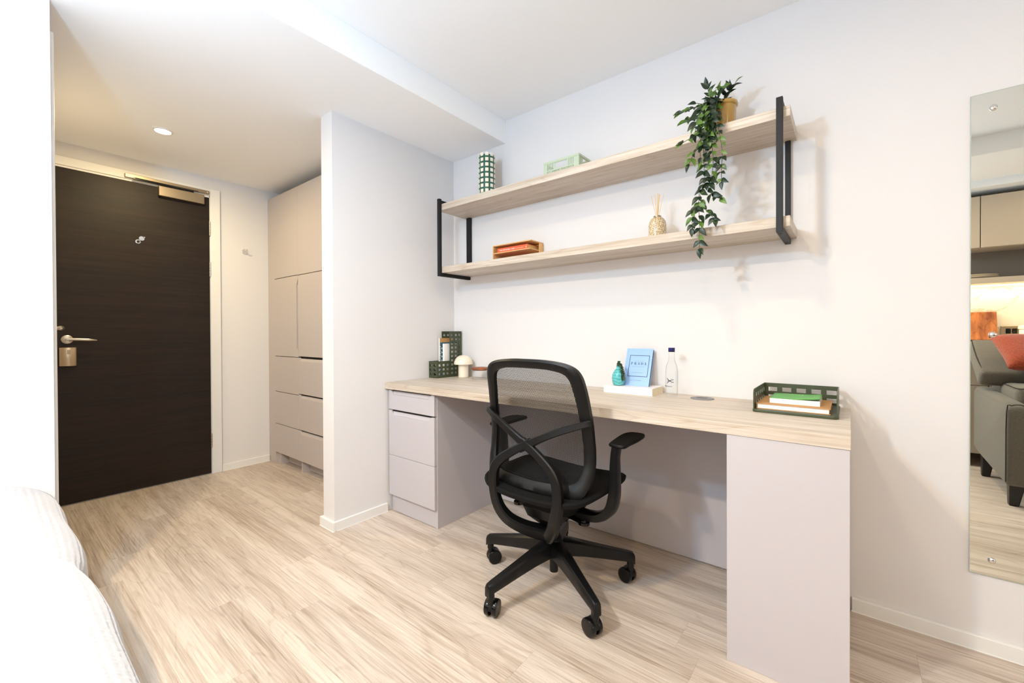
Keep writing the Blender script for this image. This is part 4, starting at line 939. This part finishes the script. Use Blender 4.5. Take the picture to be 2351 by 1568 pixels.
def crate_side(U0, U, N, w, hand):
    b = BM(); t = .003; sl = [(w*.115+i*.0068, w*.115+i*.0068+.0036) for i in range(int((w*.77)/.0068))]
    hx0, hx1 = w*.33, w*.67
    zr = [(.012, .062), (.066, .088)]
    low = [s for s in sl]; perf(b, U0, U, (0, 0, 1), N, w, .064, low, [zr[0]], t)
    O2 = Vector(U0)+Vector((0, 0, .064)); up_ = [s for s in sl if s[1] < hx0-.004]+[(hx0, hx1)]+[s for s in sl if s[0] > hx1+.004]
    perf(b, O2, U, (0, 0, 1), N, w, CH-.064, up_, [(.004, .034)], t)
    U_, N_ = Vector(U), Vector(N)
    for k in (.2, .5, .8):
        p = Vector(U0)+U_*(w*k)-N_*.0015; perf(b, p, U, (0, 0, 1), N, .004, .10 if k != .5 else .064, [], [], .0015)
    perf(b, Vector(U0)+Vector((0, 0, CH-.011))-N_*.002, U, (0, 0, 1), N, w, .011, [], [], .002)
    return b
obj('front_side', crate_side((CX0, CY0, ZU), (1, 0, 0), (0, 1, 0), CX1-CX0, 1), mint_m, cr_)
obj('back_side', crate_side((CX1, CY1, ZU), (-1, 0, 0), (0, -1, 0), CX1-CX0, 1), mint_m, cr_)
obj('end_side', crate_side((CX1, CY0+.0031, ZU), (0, 1, 0), (-1, 0, 0), CY1-CY0-.0062, 1), mint_m, cr_)
obj('end_side', crate_side((CX0, CY1-.0031, ZU), (0, -1, 0), (1, 0, 0), CY1-CY0-.0062, 1), mint_m, cr_)
b = BM()
perf(b, (CX0+.0031, CY0+.0031, ZU+.001), (1, 0, 0), (0, 1, 0), (0, 0, 1), CX1-CX0-.0062, CY1-CY0-.0062, [(.01+i*.02, .02+i*.02) for i in range(9)], [(.01+i*.02, .02+i*.02) for i in range(5)], .003); obj('crate_floor', b, mint_m, cr_)
# bamboo two-level organiser with books
BX0, BX1, BY0, BY1 = .464, .742, -.128, -.006
bo = thing('desk_organizer', 'open bamboo two-level organizer on the lower shelf', 'organizer', (.6, -.07, ZL))
th = .006; zt_, zm_ = ZL+.1065, ZL+.062
obj('top_board', bbox(BX0, BX1, BY0, BY1, zt_-th, zt_, .0008, 1), bamboo_m, bo)
obj('middle_board', bbox(BX0+th, BX1-th, BY0, BY1-th, zm_-th, zm_, .0008, 1), bamboo_m, bo)
obj('side_board', bx(BX0, BX0+th-.0002, BY0, BY1, ZL, zt_-th-.0002), bamboo_m, bo)
obj('end_post', bx(BX1-th+.0002, BX1, BY1-.036, BY1, ZL, zt_-th-.0002), bamboo_m, bo)
obj('back_board', bx(BX0+th, BX1-th, BY1-th+.0002, BY1, ZL, zt_-th-.0002), bamboo_m, bo)
def fbook(label, x0, x1, y0, y1, z0, z1, cov, pg):
    o = thing('book', label, 'book', ((x0+x1)/2, (y0+y1)/2, z0)); c = .0014
    b = BM(); box(b, x0, x1, y0, y1, z0, z0+c); box(b, x0, x1, y0, y1, z1-c, z1); box(b, x0, x1, y0, y0+c, z0+c, z1-c); obj('cover', b, cov, o); obj('pages', bx(x0+.002, x1-.002, y0+c, y1-.003, z0+c, z1-c), pg, o); return o
ob = fbook('orange-red paperback with white spine lettering on the middle board of the bamboo organizer', .492, .714, -.118, -.014, zm_+.0004, zm_+.0255, orange_m, mat('kraft_pages', (222, 178, 112), .8))
t1 = text_bm('THE IMPOSTER CURE', .0122, .0003); xf(t1, (0, 0, 0), (PI/2, 0, 0)); xf(t1, (.506, -.1185, zm_+.0118)); 
obj('spine_lettering', t1, whiteink_m, ob)
t2 = text_bm('Dr Jessamy Hibberd', .0078, .0003); xf(t2, (0, 0, 0), (PI/2, 0, 0)); xf(t2, (.624, -.1185, zm_+.0118)); obj('author_lettering', t2, mat('peach_print', (252, 206, 180), .6), ob)
em = BM(); box(em, .7035, .7045, -.1187, -.1181, zm_+.004, zm_+.021); prism(em, [(.697, zm_+.012), (.7, zm_+.008), (.703, zm_+.012), (.70, zm_+.0135)], -.1187, -.1181, 'xz'); obj('spine_emblem', em, whiteink_m, ob)
pb_ = fbook('pink softcover booklet on the floor of the bamboo organizer', .484, .690, -.120, -.016, ZL+.0004, ZL+.0225, pink_m, white_m)
# reed diffuser
rx, ry = 1.441, -.128
rd = thing('reed_diffuser', 'speckled amber reed diffuser bottle with pale reeds on the lower shelf', 'diffuser', (rx, ry, ZL))
obj('diffuser_bottle', lathe(BM(), [(.034, 0), (.037, .002), (.0385, .02), (.0385, .068), (.035, .086), (.028, .098), (.019, .1045), (.0155, .106), (.0155, .110), (.0125, .110), (.012, .09)], (rx, ry, ZL), 44, cap1=False), speck_m, rd, smooth='auto')
obj('collar', lathe(BM(), [(.0160, .1062), (.0166, .1066), (.0166, .1105), (.0160, .111)], (rx, ry, ZL), 28, cap0=False, cap1=False), bronze_m, rd)
reed_m = mat('pale_rattan', (228, 196, 148), .8)
for dx, dy, r_ in ((-.028, .0, .0011), (-.008, -.012, .0016), (.004, .01, .0016), (.012, -.004, .0012), (.026, .006, .0012), (.006, -.014, .0018)):
    q = BM(); tube(q, [(rx-dx*.18, ry-dy*.2, ZL+.05), (rx+dx*.25, ry+dy*.25, ZL+.115), (rx+dx, ry+dy, ZL+.205+rr.random()*.008)], r_, n=1); obj('reed', q, reed_m, rd)
# hanging plant
px, py = 1.711, -.13
hp = thing('potted_plant', 'trailing artificial green plant in a mustard glazed pot at the right of the upper shelf', 'plant', (px, py, ZU))
obj('pot', lathe(BM(), [(.038, 0), (.041, .002), (.045, .05), (.0475, .105), (.0475, .112), (.0525, .116), (.054, .122), (.0525, .128), (.048, .129), (.046, .124), (.044, .11), (.03, .09)], (px, py, ZU), 48, cap1=False), mustard_m, hp, smooth='auto')
obj('soil', lathe(BM(), [(.0455, .112), (.03, .116), (.002, .117)], (px, py, ZU), 28, cap0=False), soil_m, hp)
lm = bpy.data.meshes.new('leaf'); q = BM(); Lf = .0385; cross = []
for i in range(8):
    u = i/7; w = .0112*math.sin(PI*u**.8)**.9*(1-.25*u)+(.0002 if i in (0, 7) else 0); z = -.012*u*u; cross.append([(u*Lf, -w, z+w*.35), (u*Lf, 0, z), (u*Lf, w, z+w*.35)])
V = [[q.verts.new(p) for p in s] for s in cross]
for a, b in zip(V, V[1:]):
    for k in range(2): q.faces.new((a[k], b[k], b[k+1], a[k+1]))
q.to_mesh(lm); q.free(); lm.materials.append(leaf_m)
for p in lm.polygons: p.use_smooth = True
HPI = Matrix.Translation((px, py, ZU)).inverted()
VN = [
 ([(1.705, -.15, 1.935), (1.68, -.19, 1.955), (1.682, -.285, 1.86), (1.682, -.298, 1.80), (1.678, -.298, 1.752), (1.68, -.298, 1.652), (1.682, -.298, 1.597), (1.663, -.298, 1.565), (1.661, -.298, 1.52), (1.663, -.298, 1.451), (1.663, -.298, 1.355)], 1),
 ([(1.71, -.15, 1.935), (1.689, -.19, 1.951), (1.698, -.285, 1.83), (1.711, -.294, 1.691), (1.706, -.294, 1.624), (1.694, -.294, 1.578), (1.715, -.294, 1.546), (1.735, -.294, 1.533)], 1),
 ([(1.715, -.15, 1.935), (1.70, -.19, 1.948), (1.727, -.29, 1.82), (1.744, -.304, 1.705), (1.742, -.304, 1.644), (1.742, -.304, 1.591)], .8),
 ([(1.682, -.3, 1.80), (1.677, -.305, 1.744), (1.651, -.31, 1.724), (1.629, -.31, 1.683)], .9),
 ([(1.665, -.298, 1.56), (1.668, -.292, 1.538), (1.681, -.292, 1.504), (1.706, -.292, 1.472), (1.716, -.292, 1.457)], .9),
 ([(1.661, -.298, 1.535), (1.655, -.304, 1.515), (1.64, -.304, 1.499), (1.638, -.304, 1.436)], .9),
 ([(1.70, -.14, 1.935), (1.68, -.18, 1.945), (1.643, -.22, 1.938), (1.615, -.25, 1.922), (1.588, -.27, 1.908)], 1),
 ([(1.70, -.14, 1.935), (1.678, -.17, 1.962), (1.668, -.175, 1.996), (1.662, -.175, 2.03)], .9),
 ([(1.712, -.13, 1.935), (1.718, -.14, 1.97), (1.735, -.145, 1.995), (1.758, -.148, 2.018)], .95),
 ([(1.70, -.15, 1.935), (1.672, -.2, 1.918), (1.643, -.24, 1.885), (1.604, -.265, 1.872)], 1),
 ([(1.69, -.30, 1.80), (1.66, -.31, 1.79), (1.638, -.315, 1.778), (1.607, -.315, 1.768)], .9),
 ([(1.708, -.14, 1.935), (1.70, -.17, 1.978), (1.708, -.175, 1.995), (1.724, -.178, 2.002)], .9),
 ([(1.70, -.15, 1.935), (1.675, -.2, 1.94), (1.66, -.26, 1.90), (1.652, -.30, 1.84), (1.65, -.305, 1.795)], 1),
 ([(1.70, -.15, 1.935), (1.69, -.2, 1.945), (1.69, -.27, 1.90), (1.705, -.30, 1.84), (1.702, -.305, 1.76)], 1),
 ([(1.71, -.15, 1.935), (1.708, -.2, 1.945), (1.715, -.265, 1.90), (1.722, -.30, 1.855)], .9),
 ([(1.70, -.14, 1.935), (1.685, -.18, 1.958), (1.655, -.2, 1.95), (1.63, -.215, 1.955)], .9),
 ([(1.682, -.298, 1.80), (1.665, -.30, 1.76), (1.668, -.302, 1.70)], .9),
 ([(1.705, -.15, 1.935), (1.672, -.2, 1.95), (1.64, -.25, 1.915), (1.625, -.27, 1.88)], .95),
 ([(1.70, -.16, 1.935), (1.668, -.22, 1.935), (1.66, -.275, 1.87), (1.662, -.285, 1.82)], 1.05),
 ([(1.705, -.16, 1.935), (1.69, -.22, 1.94), (1.675, -.28, 1.885), (1.69, -.285, 1.83)], 1.1),
 ([(1.71, -.16, 1.935), (1.70, -.22, 1.945), (1.708, -.28, 1.88), (1.712, -.285, 1.825)], 1.0),
 ([(1.70, -.14, 1.935), (1.682, -.165, 1.975), (1.684, -.17, 2.0)], .9),
 ([(1.705, -.14, 1.935), (1.695, -.17, 1.96), (1.672, -.185, 1.975)], .9),
]
rr = random.Random(21); nleaf = 0
for path, ls in VN:
    q = BM(); tube(q, path, .0011, k=5, n=4); obj('vine', q, stem_m, hp)
    P = cr(path, 10); acc_ = 0; side = 0; nxt = .02
    for i in range(1, len(P)):
        acc_ += (P[i]-P[i-1]).length
        if acc_ >= nxt and (P[i].z > 1.93 or (P[i]-Vector((px, py, P[i].z))).length > .03):
            T = (P[i]-P[i-1]).normalized(); nxt = acc_+(.0125 if P[i].z > 1.80 else .0185)+.005*rr.random(); side += 1
            for s in ((-1, 1) if rr.random() < .82 else (1,)):
                lat = Vector((s*.85, -.30-.35*rr.random(), -.15*rr.random())) if side % 2 else Vector((s*.55, -.7, .15))
                d = T*(.45+.4*rr.random())+lat*.9+Vector((0, 0, -.10))
                if nleaf < 292:
                    addleaf(hp, lm, HPI, P[i], d, ls*(.74+.42*rr.random()), roll=rr.uniform(-.9, .9)); nleaf += 1
    if nleaf < 299: addleaf(hp, lm, HPI, P[-1], (P[-1]-P[-3])+Vector((0, -.004, -.002)), ls*1.0, roll=rr.uniform(-.4, .4)); nleaf += 1
